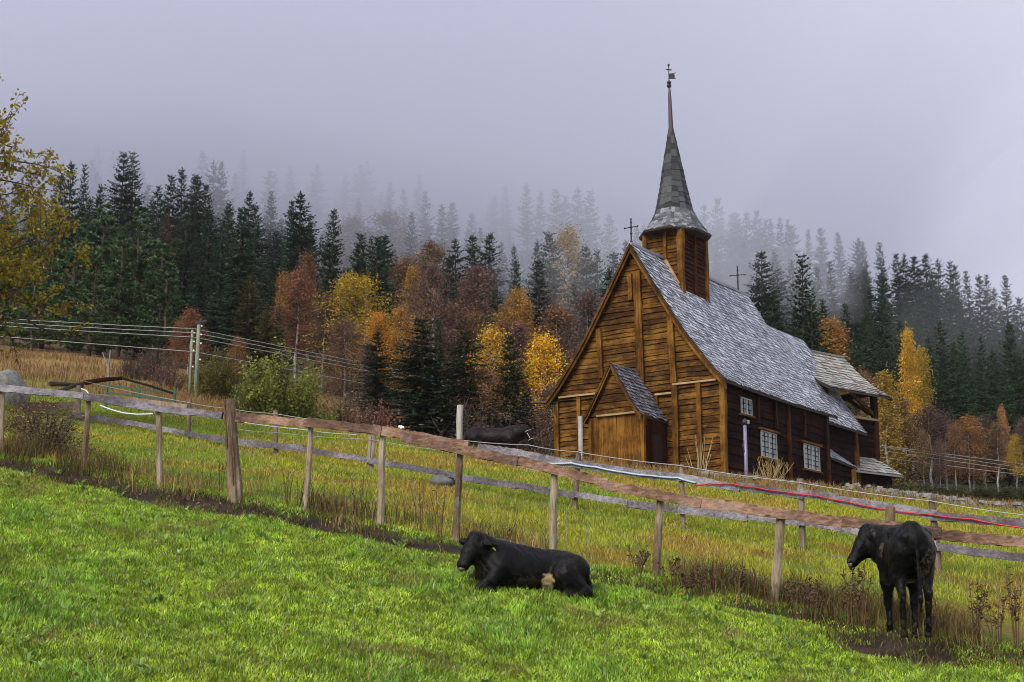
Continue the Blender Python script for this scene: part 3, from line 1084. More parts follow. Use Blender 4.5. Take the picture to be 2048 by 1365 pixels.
def build_church():
    root = empty('stave_church', CH_O, -A0)
    tag(root, 'old tarred timber church with grey shingled roof, ridge turret and thin spire', 'church')
    WID, LEN, CU = 6.93, 9.05, 3.5
    BASE = -.9
    prof = densify([(0, 9.0), (1.0, 7.32), (2.05, 5.62), (3.0, 4.33), (3.45, 3.80), (3.78, 3.46)], 4)
    inner = [(d, z - .14) for d, z in prof]

    def gz(z):   # half width of the gable under the roof at height z
        zs = [q[1] for q in inner][::-1]
        ds = [q[0] for q in inner][::-1]
        return float(np.interp(z, zs, ds))
    # --- core walls (closed body behind the boards)
    b = MB()
    pts = [(0.06, BASE), (0.06, 3.4), (CU - gz(4.3) + .05, 4.3), (CU - gz(5.6) + .05, 5.6), (CU - gz(7.2) + .05, 7.2), (CU, 8.7), (CU + gz(7.2) - .05, 7.2), (CU + gz(5.6) - .05, 5.6), (CU + gz(4.3) - .05, 4.3), (WID - .06, 3.4), (WID - .06, BASE)]
    n = len(pts)
    f0 = [c3(u, .06, z) for u, z in pts]
    f1 = [c3(u, LEN - .06, z) for u, z in pts]
    b.poly(f0); b.poly(f1[::-1])
    for i in range(n):
        j = (i + 1) % n
        b.poly([f0[j], f0[i], f1[i], f1[j]])
    b.build('wall_core', M['gable_y'], root)
    # --- west gable boards
    b = MB()
    pl = lambda s, z, o: c3(s, -o, z)
    cladding(b, pl, BASE, 3.40, lambda z: (0.0, WID), .24)
    b.build('lower_gable_wall', M['gable'], root)
    b = MB()
    pl2 = lambda s, z, o: c3(s, -.05 - o, z)
    cladding(b, pl2, 3.40, 8.75, lambda z: (max(0, CU - gz(z)), min(WID, CU + gz(z))), .205)
    b.build('upper_gable_wall', M['gable'], root)
    # --- string course
    for u0, u1, z in ((.19, 1.95, 3.58), (1.98, 2.66, 3.28), (5.0, 6.80, 3.58)):
        b = MB()
        b.box(-u1, -u0, -.17, -.06, z - .07, z)
        b.build('string_course', M['ledge'], root)
    # --- posts on the gable
    def gpost(u0, z0, u1, z1, w=.19, off=.135, m='post', nm='batten'):
        q = MB()
        q.bar(c3(u0, -off, z0), c3(u1, -off, z1), w, .10, (0, 1, 0), seg=6, jit=.006)
        q.build(nm, M[m], root)
    gpost(3.22, 3.5, 3.32, 7.95, .30, .15)
    gpost(3.62, 6.9, 3.64, 7.9, .17, .12)
    gpost(1.88, 3.60, 1.98, 6.05, .24, .14)
    gpost(4.93, 4.1, 5.0, 5.98, .20, .14)
    gpost(1.86, BASE, 1.87, 3.50, .22, .11)
    gpost(.93, BASE, .92, 3.50, .17, .09)
    gpost(5.94, BASE, 5.94, 3.50, .15, .09)
    gpost(2.60, 1.9, 2.62, 3.22, .10, .09)
    for uu, ww in ((.0, 0), (WID, 0)):
        q = MB()
        q.bar(c3(uu + (.02 if uu == 0 else -.02), -.03, BASE), c3(uu, -.03, 3.42), .19, .19, (0, 1, 0), seg=5, jit=.006)
        q.build('corner_post', M['post'], root)
    # --- south wall
    b = MB()
    pls = lambda s, z, o: c3(-o, s, z)
    cladding(b, pls, BASE, 3.62, lambda z: (.12, LEN), .27)
    b.build('side_wall', M['gable_y'], root)
    b = MB()
    cladding(b, lambda s, z, o: c3(WID + o, s, z), BASE, 3.62, lambda z: (.12, LEN), .27)
    b.build('side_wall', M['gable_y'], root)
    b = MB()
    cladding(b, lambda s, z, o: c3(s, LEN + o, z), BASE, 8.6, lambda z: (max(0, CU - gz(max(z, 3.5))), min(WID, CU + gz(max(z, 3.5)))), .3)
    b.build('east_gable_wall', M['gable_y'], root)
    for w_, wd, zz0, zz1 in ((2.62, .15, 2.32, 3.55), (4.15, .14, 2.32, 3.55), (5.28, .16, BASE, 3.56), (6.75, .12, 2.3, 3.56), (8.95, .22, BASE, 3.56)):
        q = MB()
        q.bar(c3(-.09, w_, zz0), c3(-.09, w_, zz1), wd, .09, (1, 0, 0), seg=5, jit=.005)
        q.build('batten', M['post_dark'], root)
    window(root, 1.24, 2.12, 2.50, 3.10, 4, 3, False)
    window(root, 2.80, 4.14, 1.12, 2.10, 4, 5)
    window(root, 6.62, 8.08, 1.08, 2.06, 4, 5)
    # --- roof
    b = MB()
    roof_slab(b, prof, -.30, 9.55, CU, .09, .06)
    ro = b.build('roof', M['under'], root)
    b = MB()
    shingles(b, prof, -.30, 9.55, CU, sag=.06)
    b.build('shingles', M['shingle'], ro)
    b = MB()
    b.bar(c3(CU, -.32, 9.0), c3(CU, 9.5, 9.0), .16, .10, seg=12, jit=.015)
    b.build('ridge_cap', M['shingle'], ro)
    b = MB()
    barge(b, [(d, z + .01) for d, z in prof], -.31, CU, .16, .05)
    b.build('bargeboard', M['barge'], root)
    b = MB()
    barge(b, [(d, z + .01) for d, z in prof], -.25, CU, .22, .05, .115)
    b.build('bargeboard', M['post'], root)
    b = MB()
    barge(b, [(d, z + .01) for d, z in prof], 9.60, CU, .16, .05)
    b.build('bargeboard', M['barge'], root)
    q = iron_cross('ridge_cross', root, c3(CU, -.2, 8.98), 1.02, rot=0)
    q = iron_cross('ridge_cross', root, c3(CU, 8.7, 8.95), 1.15, rot=.3)
    # --- gutter at the north-west corner
    b = MB()
    b.tube([c3(6.95, -.12, 3.36), c3(7.75, -.35, 3.42)], .045, 8)
    b.tube([c3(7.05, -.12, 3.30), c3(7.05, -.12, 3.02)], .05, 8)
    b.build('gutter', M['iron'], root)
    # --- ridge turret
    tu0, tu1, tw0, tw1, tz1 = 2.72, 4.26, 2.22, 4.22, 10.18
    tcw = (tw0 + tw1) / 2
    tcu = (tu0 + tu1) / 2
    b = MB()
    b.box(-tu1 + .05, -tu0 - .05, tw0 + .05, tw1 - .05, 7.2, tz1 - .1)
    tur = b.build('turret', M['gable_y'], root)
    b = MB()
    cladding(b, lambda s, z, o: c3(s, tw0 - o, z), 7.3, tz1 - .1, lambda z: (tu0, tu1), .16)
    b.build('turret_wall', M['gable'], tur)
    b = MB()
    cladding(b, lambda s, z, o: c3(tu0 - o, s, z), 7.3, tz1 - .1, lambda z: (tw0, tw1), .17)
    cladding(b, lambda s, z, o: c3(tu1 + o, s, z), 7.3, tz1 - .1, lambda z: (tw0, tw1), .17)
    cladding(b, lambda s, z, o: c3(s, tw1 + o, z), 7.3, tz1 - .1, lambda z: (tu0, tu1), .17)
    b.build('turret_side_wall', M['post_dark'], tur)
    for uu, ww, wd, mm in ((tu0, tw0, .22, 'post'), (tu1, tw0, .18, 'post'), (tu0, tw1, .2, 'post'), (tu1, tw1, .2, 'post')):
        b = MB()
        b.bar(c3(uu, ww, 7.4), c3(uu, ww, tz1 - .16), wd, wd, (0, 1, 0), seg=6, jit=.008)
        b.build('corner_post', M[mm], tur)
    b = MB()
    b.bar(c3(3.36, tw0 - .06, 8.9), c3(3.36, tw0 - .06, tz1 - .15), .13, .08, (0, 1, 0), seg=4, jit=.005)
    b.build('batten', M['post'], tur)
    b = MB()
    b.bar(c3(tu0 - .06, tcw + .05, 7.7), c3(tu0 - .06, tcw + .05, tz1 - .15), .12, .08, (1, 0, 0), seg=4, jit=.005)
    b.build('batten', M['post_dark'], tur)
    b = MB()
    b.bar(c3(3.42, tw0 - .07, 9.02), c3(2.80, tw0 - .07, 7.86), .12, .06, (0, 1, 0), seg=3, jit=.006)
    b.build('flashing_board', M['ledge'], tur)
    # --- spire: bell-cast octagonal skirt, steep shaft, needle
    sp = bpy.data.objects.new('spire', None); COL.objects.link(sp); sp.parent = root
    sp.location = (-tcu, tcw, tz1 + .02)
    cx, cy, cz = -tcu + .13, tcw - .2, tz1
    # horizontal shift that leans the tip as it stands
    def ctr(z):
        k = (z - 10.2) / 7
        dx = -.10 * k
        return (dx * math.cos(A0), dx * math.sin(A0))
    sp_prof = [(1.47, 9.96), (1.36, 10.08), (1.13, 10.38), (.91, 10.74), (.74, 11.08), (.63, 11.6), (.53, 12.1), (.43, 12.7), (.33, 13.3), (.235, 13.8), (.15, 14.25), (.09, 14.6), (.075, 15.25), (.065, 15.9), (.035, 16.36)]
    OCT = [R(22.5 + 45 * k) for k in range(8)]

    def ring(r, z):
        dx, dy = ctr(z)
        sy = float(np.interp(z, [9.9, 10.1, 11.1, 12.5], [1.17, 1.17, 1.08, 1.0]))
        return [(dx + r * math.cos(a), dy + sy * r * math.sin(a), z - tz1 - .02) for a in OCT]

    def prof_r(z):
        return float(np.interp(z, [q[1] for q in sp_prof], [q[0] for q in sp_prof]))

    def scales(name, z0, z1, dz, sw, mat, thick, pointed):
        mb = MB()
        z = z0
        while z < z1 - .01:
            h = dz * random.uniform(.9, 1.1)
            lo, hi = ring(prof_r(z) + thick, z), ring(prof_r(min(z + h * 1.3, 16)) + .004, z + h * 1.3)
            for k in range(8):
                a0, a1, c0, c1 = [np.array(q) for q in (lo[k], lo[(k + 1) % 8], hi[k], hi[(k + 1) % 8])]
                L = np.linalg.norm(a1 - a0)
                m = max(1, int(round(L / sw)))
                cuts = np.array([0] + [(i + random.uniform(-.2, .2)) / m for i in range(1, m)] + [1.0])
                for i in range(m):
                    va = random.random()
                    p, q = a0 + (a1 - a0) * cuts[i], a0 + (a1 - a0) * cuts[i + 1]
                    r, s = c0 + (c1 - c0) * cuts[i + 1], c0 + (c1 - c0) * cuts[i]
                    j = np.array([0, 0, random.uniform(-.2, .15) * dz])
                    out = (p + q) / 2; out = np.array([out[0], out[1], 0]); out /= (np.linalg.norm(out) + 1e-9)
                    e = out * random.uniform(0, thick * .8)
                    if pointed:
                        tipm = (p + q) / 2 - (r + s - p - q) * .14 + e
                        mb.poly([p + j + e, tipm + j, q + j + e, r, s], va)
                    else:
                        mb.poly([p + j + e, q + j + e, r, s], va)
                        mb.poly([p + j - out * .02, q + j - out * .02, q + j + e, p + j + e], va * .4)
            z += h
        return mb.build(name, mat, sp)
    b = MB()
    rings = [ring(r - .012, z) for r, z in sp_prof[1:]]
    rings.insert(0, ring(.7, 10.06))
    for a, c in zip(rings[:-1], rings[1:]):
        for k in range(8):
            b.poly([a[k], a[(k + 1) % 8], c[(k + 1) % 8], c[k]], .3)
    b.poly(rings[-1])
    core = b.build('spire_core', M['under'], sp)
    scales('skirt_scales', 10.10, 11.02, .115, .17, M['skirt'], .02, True)
    scales('spire_plates', 11.08, 13.0, .24, .30, M['spire'], .018, False)
    scales('upper_spire_plates', 13.0, 14.3, .3, .4, M['spire'], .01, False)
    b = MB()
    lo, hi = ring(1.36, 10.02), ring(1.385, 10.11)
    lo2 = ring(.8, 10.03)
    for k in range(8):
        b.poly([lo[k], lo[(k + 1) % 8], hi[(k + 1) % 8], hi[k]])
        b.poly([lo2[k], lo2[(k + 1) % 8], lo[(k + 1) % 8], lo[k]])
    b.build('spire_eave', M['under'], sp)
    # needle, balls, vane and cross
    def T(z): return z - tz1 - .02
    b = MB()
    zz = [14.2, 14.55, 15.2, 15.9, 16.4]
    b.tube([(*ctr(z), T(z)) for z in zz], [.15, .10, .085, .068, .03], 8)
    b.build('needle', plain('needle_tar', (.035, .015, .018), .5), sp)
    dx, dy = ctr(17)
    b = MB()
    b.tube([(dx, dy, T(16.3)), (dx, dy, T(17.25))], .022, 6)
    for z, r in ((16.36, .10), (16.50, .095), (17.25, .05)):
        b.lathe([(.01, -r), (r * .75, -r * .6), (r, 0), (r * .75, r * .6), (.01, r)], 10, (dx, dy, T(z)))
    v = Vector((math.cos(A0), math.sin(A0), 0))   # picture-right in church axes
    b.tube([(dx - v.x * .11, dy - v.y * .11, T(17.06)), (dx + v.x * .11, dy + v.y * .11, T(17.04))], .024, 6)
    b.build('finial_cross', M['iron'], sp)
    b = MB()
    o_ = np.array([dx, dy, 0])
    vv = np.array([v.x, v.y, 0]); nn = np.array([-v.y, v.x, 0]) * .012
    flag = [(.02, 16.66), (.29, 16.67), (.21, 16.73), (.25, 16.79), (.20, 16.84), (.29, 16.94), (.20, 16.90), (.02, 16.88)]
    f0 = [tuple(o_ + vv * s - nn + np.array([0, 0, T(z)])) for s, z in flag]
    f1 = [tuple(o_ + vv * s + nn + np.array([0, 0, T(z)])) for s, z in flag]
    b.poly(f0); b.poly(f1[::-1])
    for i in range(len(flag)):
        j = (i + 1) % len(flag)
        b.poly([f0[j], f0[i], f1[i], f1[j]])
    b.build('weathervane', M['iron'], sp)
    # --- porch
    pu0, pu1, pw, pc = 2.28, 4.36, -1.75, 3.42
    pp = densify([(0, 4.22), (.45, 3.42), (.80, 2.82), (1.05, 2.42), (1.22, 2.22)], 3)
    b = MB()
    b.box(-pu1 + .03, -pu0 - .03, pw + .05, -.06, BASE, 2.25)
    por = b.build('porch', M['gable_y'], root)
    # front: upright planks
    b = MB()
    u = pu0
    while u < pu1 - .01:
        w_ = min(random.uniform(.16, .24), pu1 - u)
        o_ = random.uniform(0, .03)
        b.bar(c3(u + w_ / 2, pw + .02 - o_, BASE), c3(u + w_ / 2 + random.uniform(-.01, .01), pw + .02 - o_, 2.33), w_ - .006, .05, (0, 1, 0), seg=3, jit=.004)
        u += w_
    b.build('porch_front', M['plank'], por)
    for uu in (pu0 - .03, pu1 + .03):
        b = MB()
        b.bar(c3(uu, pw - .02, BASE), c3(uu, pw - .02, 2.3), .13, .13, (0, 1, 0), seg=4, jit=.005)
        b.build('porch_post', M['post'], por)
    b = MB()
    iz = [q[1] - .1 for q in pp][::-1]; idd = [q[0] for q in pp][::-1]
    cladding(b, lambda s, z, o: c3(s, pw - .03 - o, z), 2.36, 4.0, lambda z: (pc - float(np.interp(z, iz, idd)), pc + float(np.interp(z, iz, idd))), .24)
    b.build('porch_gable', M['gable'], por)
    b = MB()
    b.box(-4.10, -2.5, pw - .13, pw - .03, 2.33, 2.40)
    b.build('porch_ledge', M['ledge'], por)
    # south side: post, door jamb planks, dark opening
    b = MB()
    w_ = pw + .06
    while w_ < -1.0:
        b.bar(c3(pu0 - .0, w_ + .09, BASE), c3(pu0, w_ + .09, 2.2), .05, .17, (0, 1, 0), seg=2, jit=.004)
        w_ += .18
    w_ = -.42
    while w_ < -.06:
        b.bar(c3(pu0 - .0, w_ + .09, BASE), c3(pu0, w_ + .09, 2.2), .05, .17, (0, 1, 0), seg=2, jit=.004)
        w_ += .18
    b.bar(c3(pu0, -1.0, 1.92), c3(pu0, -.4, 1.92), .05, .5, (0, 0, 1))
    b.build('porch_side', M['post_dark'], por)
    b = MB()
    b.box(-pu0 - .05, -pu0 + .012, -.98, -.44, BASE, 1.68)
    b.build('doorway', M['door'], por)
    b = MB()   # carved bracket under the eave
    br = [(pw - .03, 2.32), (pw + .30, 2.32), (pw + .24, 2.16), (pw + .15, 2.10), (pw + .16, 1.98), (pw + .07, 1.88), (pw - .03, 1.84)]
    f0 = [c3(pu0 - .10, a, z) for a, z in br]; f1 = [c3(pu0 - .03, a, z) for a, z in br]
    b.poly(f0); b.poly(f1[::-1])
    for i in range(len(br)):
        j = (i + 1) % len(br)
        b.poly([f0[j], f0[i], f1[i], f1[j]])
    b.build('bracket', M['post'], por)
    b = MB()
    roof_slab(b, pp, pw - .22, -.02, pc, .07)
    pr = b.build('porch_roof', M['under'], por)
    shingles_b = MB()
    shingles(shingles_b, pp, pw - .22, -.02, pc, ex=.16, sw=.15)
    shingles_b.build('porch_shingles', M['shingle_porch'], por)
    b = MB()
    barge(b, [(d, z + .01) for d, z in pp], pw - .23, pc, .11, .04)
    b.build('porch_bargeboard', M['barge'], por)
    b = MB()
    barge(b, [(d, z + .01) for d, z in pp], pw - .19, pc, .16, .04, .07)
    b.build('porch_bargeboard', M['post'], por)
    # --- chancel
    cu0, cu1, cw1 = 1.0, 6.0, 14.5
    cp = densify([(0, 8.05), (.9, 6.55), (1.75, 5.15), (2.4, 4.1), (2.82, 3.52)], 3)
    b = MB()
    b.box(-cu1 + .05, -cu0 - .05, LEN, cw1 - .05, BASE, 3.7)
    pts = [(cu0 + .1, 3.6), (CU, 7.75), (cu1 - .1, 3.6)]
    f0 = [c3(q, LEN, z) for q, z in pts]; f1 = [c3(q, cw1 - .05, z) for q, z in pts]
    b.poly(f0); b.poly(f1[::-1])
    for i in range(3):
        j = (i + 1) % 3
        b.poly([f0[j], f0[i], f1[i], f1[j]])
    chn = b.build('chancel', M['gable_y'], root)
    b = MB()
    cladding(b, lambda s, z, o: c3(cu0 - o, s, z), BASE, 3.6, lambda z: (LEN, cw1), .24)
    cladding(b, lambda s, z, o: c3(cu1 + o, s, z), BASE, 3.6, lambda z: (LEN, cw1), .24)
    cladding(b, lambda s, z, o: c3(s, cw1 + o, z), BASE, 7.7, lambda z: (CU - min(2.5, max(.05, (7.9 - z) * .62)), CU + min(2.5, max(.05, (7.9 - z) * .62))), .26)
    b.build('chancel_wall', M['gable_y'], chn)
    b = MB()
    b.bar(c3(cu0 - .02, cw1, BASE), c3(cu0 - .02, cw1, 3.5), .24, .24, (0, 1, 0), seg=4, jit=.006)
    b.build('chancel_post', M['post'], chn)
    b = MB()
    roof_slab(b, cp, LEN - .02, 15.15, CU, .09)
    b.build('chancel_roof', M['under'], chn)
    b = MB()
    shingles(b, cp, LEN + .2, 15.15, CU)
    b.build('chancel_shingles', M['shingle'], chn)
    # --- hipped lean-to against the chancel
    b = MB()
    A_, B_, C_, D_ = c3(1.0, 9.02, 2.92), c3(.05, 9.02, 1.86), c3(.05, 12.3, 1.68), c3(1.0, 12.55, 1.66)
    th = Vector((0, 0, -.08))
    b.poly([B_, C_, A_]); b.poly([C_, D_, A_])
    b.poly([tuple(Vector(q) + th) for q in (A_, C_, B_)]); b.poly([tuple(Vector(q) + th) for q in (A_, D_, C_)])
    for p_, q_ in ((B_, C_), (C_, D_)):
        b.poly([tuple(Vector(p_) + th), tuple(Vector(q_) + th), q_, p_])
    ltr = b.build('lean_to_roof', M['under'], root)
    b = MB()
    rows = 9
    for i in range(rows):
        k0, k1 = i / rows, (i + 1.3) / rows
        for X0, X1 in ((B_, C_), (C_, D_)):
            X0, X1, A = np.array(X0), np.array(X1), np.array(A_)
            nrm = np.cross(X1 - X0, A - X0); nrm /= np.linalg.norm(nrm)
            if nrm[2] < 0: nrm = -nrm
            p0, p1 = X0 + (A - X0) * k0, X1 + (A - X1) * k0
            r0, r1 = X0 + (A - X0) * min(k1, 1), X1 + (A - X1) * min(k1, 1)
            m = max(1, int(np.linalg.norm(p1 - p0) / .18))
            for j in range(m):
                a, c = j / m, (j + 1) / m - .01
                up = nrm * random.uniform(.02, .05)
                b.poly([p0 + (p1 - p0) * a + up, p0 + (p1 - p0) * c + up, r0 + (r1 - r0) * c + nrm * .004, r0 + (r1 - r0) * a + nrm * .004])
    b.build('lean_to_shingles', M['shingle'], ltr)
    b = MB()
    cladding(b, lambda s, z, o: c3(.16 - o, s, z), BASE, 1.72, lambda z: (LEN, 12.1), .24)
    cladding(b, lambda s, z, o: c3(s, 12.1 + o, z), BASE, 1.65, lambda z: (.16, 1.05), .24)
    b.box(-1.0, -.18, LEN, 12.08, BASE, 1.6)
    b.build('lean_to_wall', M['gable_y'], root)
    b = MB()
    b.box(-WID - .05, .05, -.05, LEN, BASE - .5, BASE + .02)
    b.box(-cu1, -.1, LEN, cw1, BASE - .5, BASE + .02)
    b.build('stone_footing', M['stone'], root)
    return root


# ================================================================ bell tower
def build_belfry():
    a = R(51.6)
    ax = np.array([math.sin(a), math.cos(a), 0])          # ridge direction, away and right
    side = np.array([math.cos(a), -math.sin(a), 0])        # towards the viewer's right
    Re = at(1686, 716, 68.0)
    g = 6.3
    root = empty('bell_tower', (Re[0], Re[1], g), -a)
    tag(root, 'separate small timber bell tower with open braced upper storey behind the church', 'bell tower')
    # local axes: x = side, y = ridge direction (rot -a about z)
    rz = Re[2] - g
    L0, L1 = -4.2, 0.0
    pf = densify([(0, rz), (1.1, rz - 1.15), (2.15, rz - 1.95), (2.62, rz - 2.22)], 3)
    cu = 0.0
    b = MB()
    roof_slab(b, pf, L0, L1, cu, .09)
    r = b.build('roof', M['under'], root)
    b = MB()
    shingles(b, pf, L0, L1, cu, ex=.24, sw=.26, lift=.05)
    b.build('shingles', M['shingle_moss'], r)
    b = MB()
    b.bar((0, L0, rz + .02), (0, L1, rz + .02), .2, .08, seg=6, jit=.01)
    b.build('ridge_cap', M['shingle_moss'], r)
    b = MB()
    barge(b, pf, L1 + .03, cu, .17, .05)
    b.build('bargeboard', M['barge'], root)
    hw = 1.95
    y0, y1 = -3.75, -.42
    ez = rz - 1.85
    for x in (-hw, hw):
        for y in (y0, y1):
            b = MB()
            b.bar((x, y, -.5), (x, y, ez), .24, .24, (0, 1, 0), seg=5, jit=.006)
            b.build('corner_post', M['post_dark'], root)
    b = MB()
    for x in (-hw, hw):
        b.bar((x, y0, ez - .12), (x, y1, ez - .12), .16, .26)
    for y in (y0, y1):
        b.bar((-hw, y, ez - .12), (hw, y, ez - .12), .16, .26)
    b.build('top_beam', M['post_dark'], root)
    zs = ez - 1.36
    for x in (-hw, hw):
        b = MB()
        b.bar((x, y1 - .1, zs + .25), (x, y1 - 1.6, ez - .25), .14, .16)
        b.build('brace', M['post'], root)
    for sg in (1, -1):
        b = MB()
        b.bar((sg * (hw - .1), y1, zs + .25), (sg * (hw - 1.4), y1, ez - .25), .14, .16)
        b.build('brace', M['post'], root)
    b = MB()
    b.box(-hw - .16, hw + .16, y0 - .16, y1 + .16, zs - .06, zs + .04)
    b.build('ledge', M['ledge'], root)
    zk = zs - 1.72
    b = MB()
    b.box(-hw + .06, hw - .06, y0 + .06, y1 - .06, zk - .4, zs - .07)
    for nrm in (1, -1):
        cladding(b, lambda s, z, o: (nrm * (hw + o), s, z), zk - .4, zs - .07, lambda z: (y0, y1), .22)
    cladding(b, lambda s, z, o: (s, y1 + o, z), zk - .4, zs - .07, lambda z: (-hw, hw), .22)
    b.build('upper_wall', M['gable_y'], root)
    # lower skirt roof and wall
    ew = hw + .80
    ya, yb = y0 - .8, y1 + .8
    zl = zk - .78
    b = MB()
    inner = [(-hw, y0, zk), (hw, y0, zk), (hw, y1, zk), (-hw, y1, zk)]
    outer = [(-ew, ya, zl), (ew, ya, zl), (ew, yb, zl), (-ew, yb, zl)]
    for i in range(4):
        j = (i + 1) % 4
        p0, p1, q1, q0 = [np.array(v) for v in (outer[i], outer[j], inner[j], inner[i])]
        b.poly([p0 - [0, 0, .08], p1 - [0, 0, .08], p1, p0], .2)
        b.poly([p0 - [0, 0, .08], q0 - [0, 0, .1], q1 - [0, 0, .1], p1 - [0, 0, .08]], .2)
        rows = 6
        for r_ in range(rows):
            k0, k1 = r_ / rows, min(1, (r_ + 1.3) / rows)
            a0, a1 = p0 + (q0 - p0) * k0, p1 + (q1 - p1) * k0
            c0, c1 = p0 + (q0 - p0) * k1, p1 + (q1 - p1) * k1
            m = int(np.linalg.norm(a1 - a0) / .22)
            for s in range(m):
                s0, s1 = s / m, (s + 1) / m - .004
                up = np.array([0, 0, random.uniform(.02, .06)])
                b.poly([a0 + (a1 - a0) * s0 + up, a0 + (a1 - a0) * s1 + up, c0 + (c1 - c0) * s1, c0 + (c1 - c0) * s0])
    b.build('skirt_roof', M['shingle_moss'], root)
    b = MB()
    lw = hw + .42
    b.box(-lw + .05, lw - .05, ya + .43, yb - .43, -.6, zl + .1)
    for nrm in (1, -1):
        cladding(b, lambda s, z, o: (nrm * (lw + o), s, z), -.6, zl + .15, lambda z: (ya + .38, yb - .38), .24)
    cladding(b, lambda s, z, o: (s, yb - .38 + o, z), -.6, zl + .15, lambda z: (-lw, lw), .24)
    b.build('lower_wall', M['gable_y'], root)
    return root


# ================================================================ animals: smooth-union bodies meshed with surface nets
def sd_cone(P, a, b, r1, r2):
    a, b = np.asarray(a, float), np.asarray(b, float)
    ba = b - a
    h = np.clip(((P - a) @ ba) / (ba @ ba), 0, 1)
    return np.linalg.norm(P - a - h[..., None] * ba, axis=-1) - (r1 + (r2 - r1) * h)


def sd_ell(P, c, r, rot=None):
    q = P - np.asarray(c, float)
    if rot is not None: q = q @ np.asarray(rot)
    r = np.asarray(r, float)
    k0 = np.linalg.norm(q / r, axis=-1)
    k1 = np.linalg.norm(q / (r * r), axis=-1) + 1e-9
    return k0 * (k0 - 1) / k1


def smin(a, b, k):
    h = np.clip(.5 + .5 * (b - a) / k, 0, 1)
    return b * (1 - h) + a * h - k * h * (1 - h)


def surface_net(prims, res, lo, hi, relax=2):
    lo, hi = np.array(lo, float), np.array(hi, float)
    n = np.ceil((hi - lo) / res).astype(int) + 1
    ax = [lo[i] + res * np.arange(n[i]) for i in range(3)]
    D = np.full(n, 9.0)
    for pr in prims:
        kind, k = pr[0], pr[1]
        if kind == 'c':
            a, b, r1, r2 = pr[2:6]
            m0, m1 = np.minimum(a, b) - max(r1, r2) - .16, np.maximum(a, b) + max(r1, r2) + .16
        else:
            c, r = pr[2], pr[3]
            m0, m1 = np.array(c) - max(r) - .16, np.array(c) + max(r) + .16
        i0 = np.clip(np.floor((m0 - lo) / res).astype(int), 0, n - 1)
        i1 = np.clip(np.ceil((m1 - lo) / res).astype(int) + 1, 1, n)
        sl = tuple(slice(i0[q], i1[q]) for q in range(3))
        P = np.stack(np.meshgrid(ax[0][sl[0]], ax[1][sl[1]], ax[2][sl[2]], indexing='ij'), -1)
        d = sd_cone(P, *pr[2:6]) if kind == 'c' else sd_ell(P, pr[2], pr[3], pr[4] if len(pr) > 4 else None)
        D[sl] = smin(D[sl], d, k)
    s = D < 0
    nx, ny, nz = n
    cnt = np.zeros((nx - 1, ny - 1, nz - 1))
    acc = np.zeros((nx - 1, ny - 1, nz - 1, 3))
    offs = [(i, j, k) for i in (0, 1) for j in (0, 1) for k in (0, 1)]
    get = lambda A, o: A[o[0]:nx - 1 + o[0], o[1]:ny - 1 + o[1], o[2]:nz - 1 + o[2]]
    for a in offs:
        for axn in range(3):
            if a[axn]: continue
            b = tuple(a[q] + (q == axn) for q in range(3))
            da, db = get(D, a), get(D, b)
            cr = (da < 0) != (db < 0)
            t = np.where(cr, da / np.where(cr, da - db, 1), 0)
            p = np.zeros(acc.shape)
            for q in range(3): p[..., q] = a[q]
            p[..., axn] += t
            acc += p * cr[..., None]
            cnt += cr
    act = cnt > 0
    idx = np.full(act.shape, -1)
    ids = np.argwhere(act)
    idx[act] = np.arange(len(ids))
    V = (acc[act] / cnt[act][:, None] + ids) * res + lo
    F = []
    for axn in range(3):
        o = [q for q in range(3) if q != axn]
        A = s
        sl0 = [slice(None)] * 3; sl1 = [slice(None)] * 3
        sl0[axn] = slice(0, -1); sl1[axn] = slice(1, None)
        ch = A[tuple(sl0)] != A[tuple(sl1)]
        E_ = np.argwhere(ch)
        for e in E_:
            if e[o[0]] == 0 or e[o[1]] == 0 or e[o[0]] >= act.shape[o[0]] or e[o[1]] >= act.shape[o[1]] or e[axn] >= act.shape[axn]: continue
            c = []
            for d0, d1 in ((-1, -1), (0, -1), (0, 0), (-1, 0)):
                q = list(e); q[o[0]] += d0; q[o[1]] += d1
                c.append(idx[tuple(q)])
            inside = A[tuple(e)]
            flip = inside ^ (axn == 1)
            F.append(c if flip else c[::-1])
    F = np.array(F)
    # relax
    for _ in range(relax):
        S = np.zeros_like(V); cN = np.zeros(len(V))
        for k in range(4):
            a, b = F[:, k], F[:, (k + 1) % 4]
            np.add.at(S, a, V[b]); np.add.at(cN, a, 1)
            np.add.at(S, b, V[a]); np.add.at(cN, b, 1)
        V = V * .5 + .5 * S / cN[:, None]
    return V, F


def body_obj(name, V, F, m, parent, patch=None):
    # a slightly tufted, uneven coat
    a_, b_, c_, d_ = V[F[:, 0]], V[F[:, 1]], V[F[:, 2]], V[F[:, 3]]
    fn = np.cross(c_ - a_, d_ - b_)
    vn = np.zeros_like(V)
    for k in range(4): np.add.at(vn, F[:, k], fn)
    vn /= np.linalg.norm(vn, axis=1)[:, None] + 1e-12
    nz = fbm(V[:, 0] + V[:, 2] * .7, V[:, 1] * 1.3 + V[:, 2], .11, 901) + .6 * vnoise(V[:, 0] * 1.2 - V[:, 2], V[:, 1] + V[:, 2] * .8, .035, 911) - .8
    V = V + vn * (nz * .016)[:, None]
    me = raw_mesh(name, V, F.ravel(), np.arange(len(F)) * 4, np.full(len(F), 4))
    a = me.attributes.new('patch', 'FLOAT', 'POINT')
    p = np.zeros(len(V), np.float32) if patch is None else np.asarray(patch, np.float32)
    a.data.foreach_set('value', p)
    me.update(calc_edges=True)
    me.polygons.foreach_set('use_smooth', [True] * len(me.polygons))
    return link(name, me, m, parent)


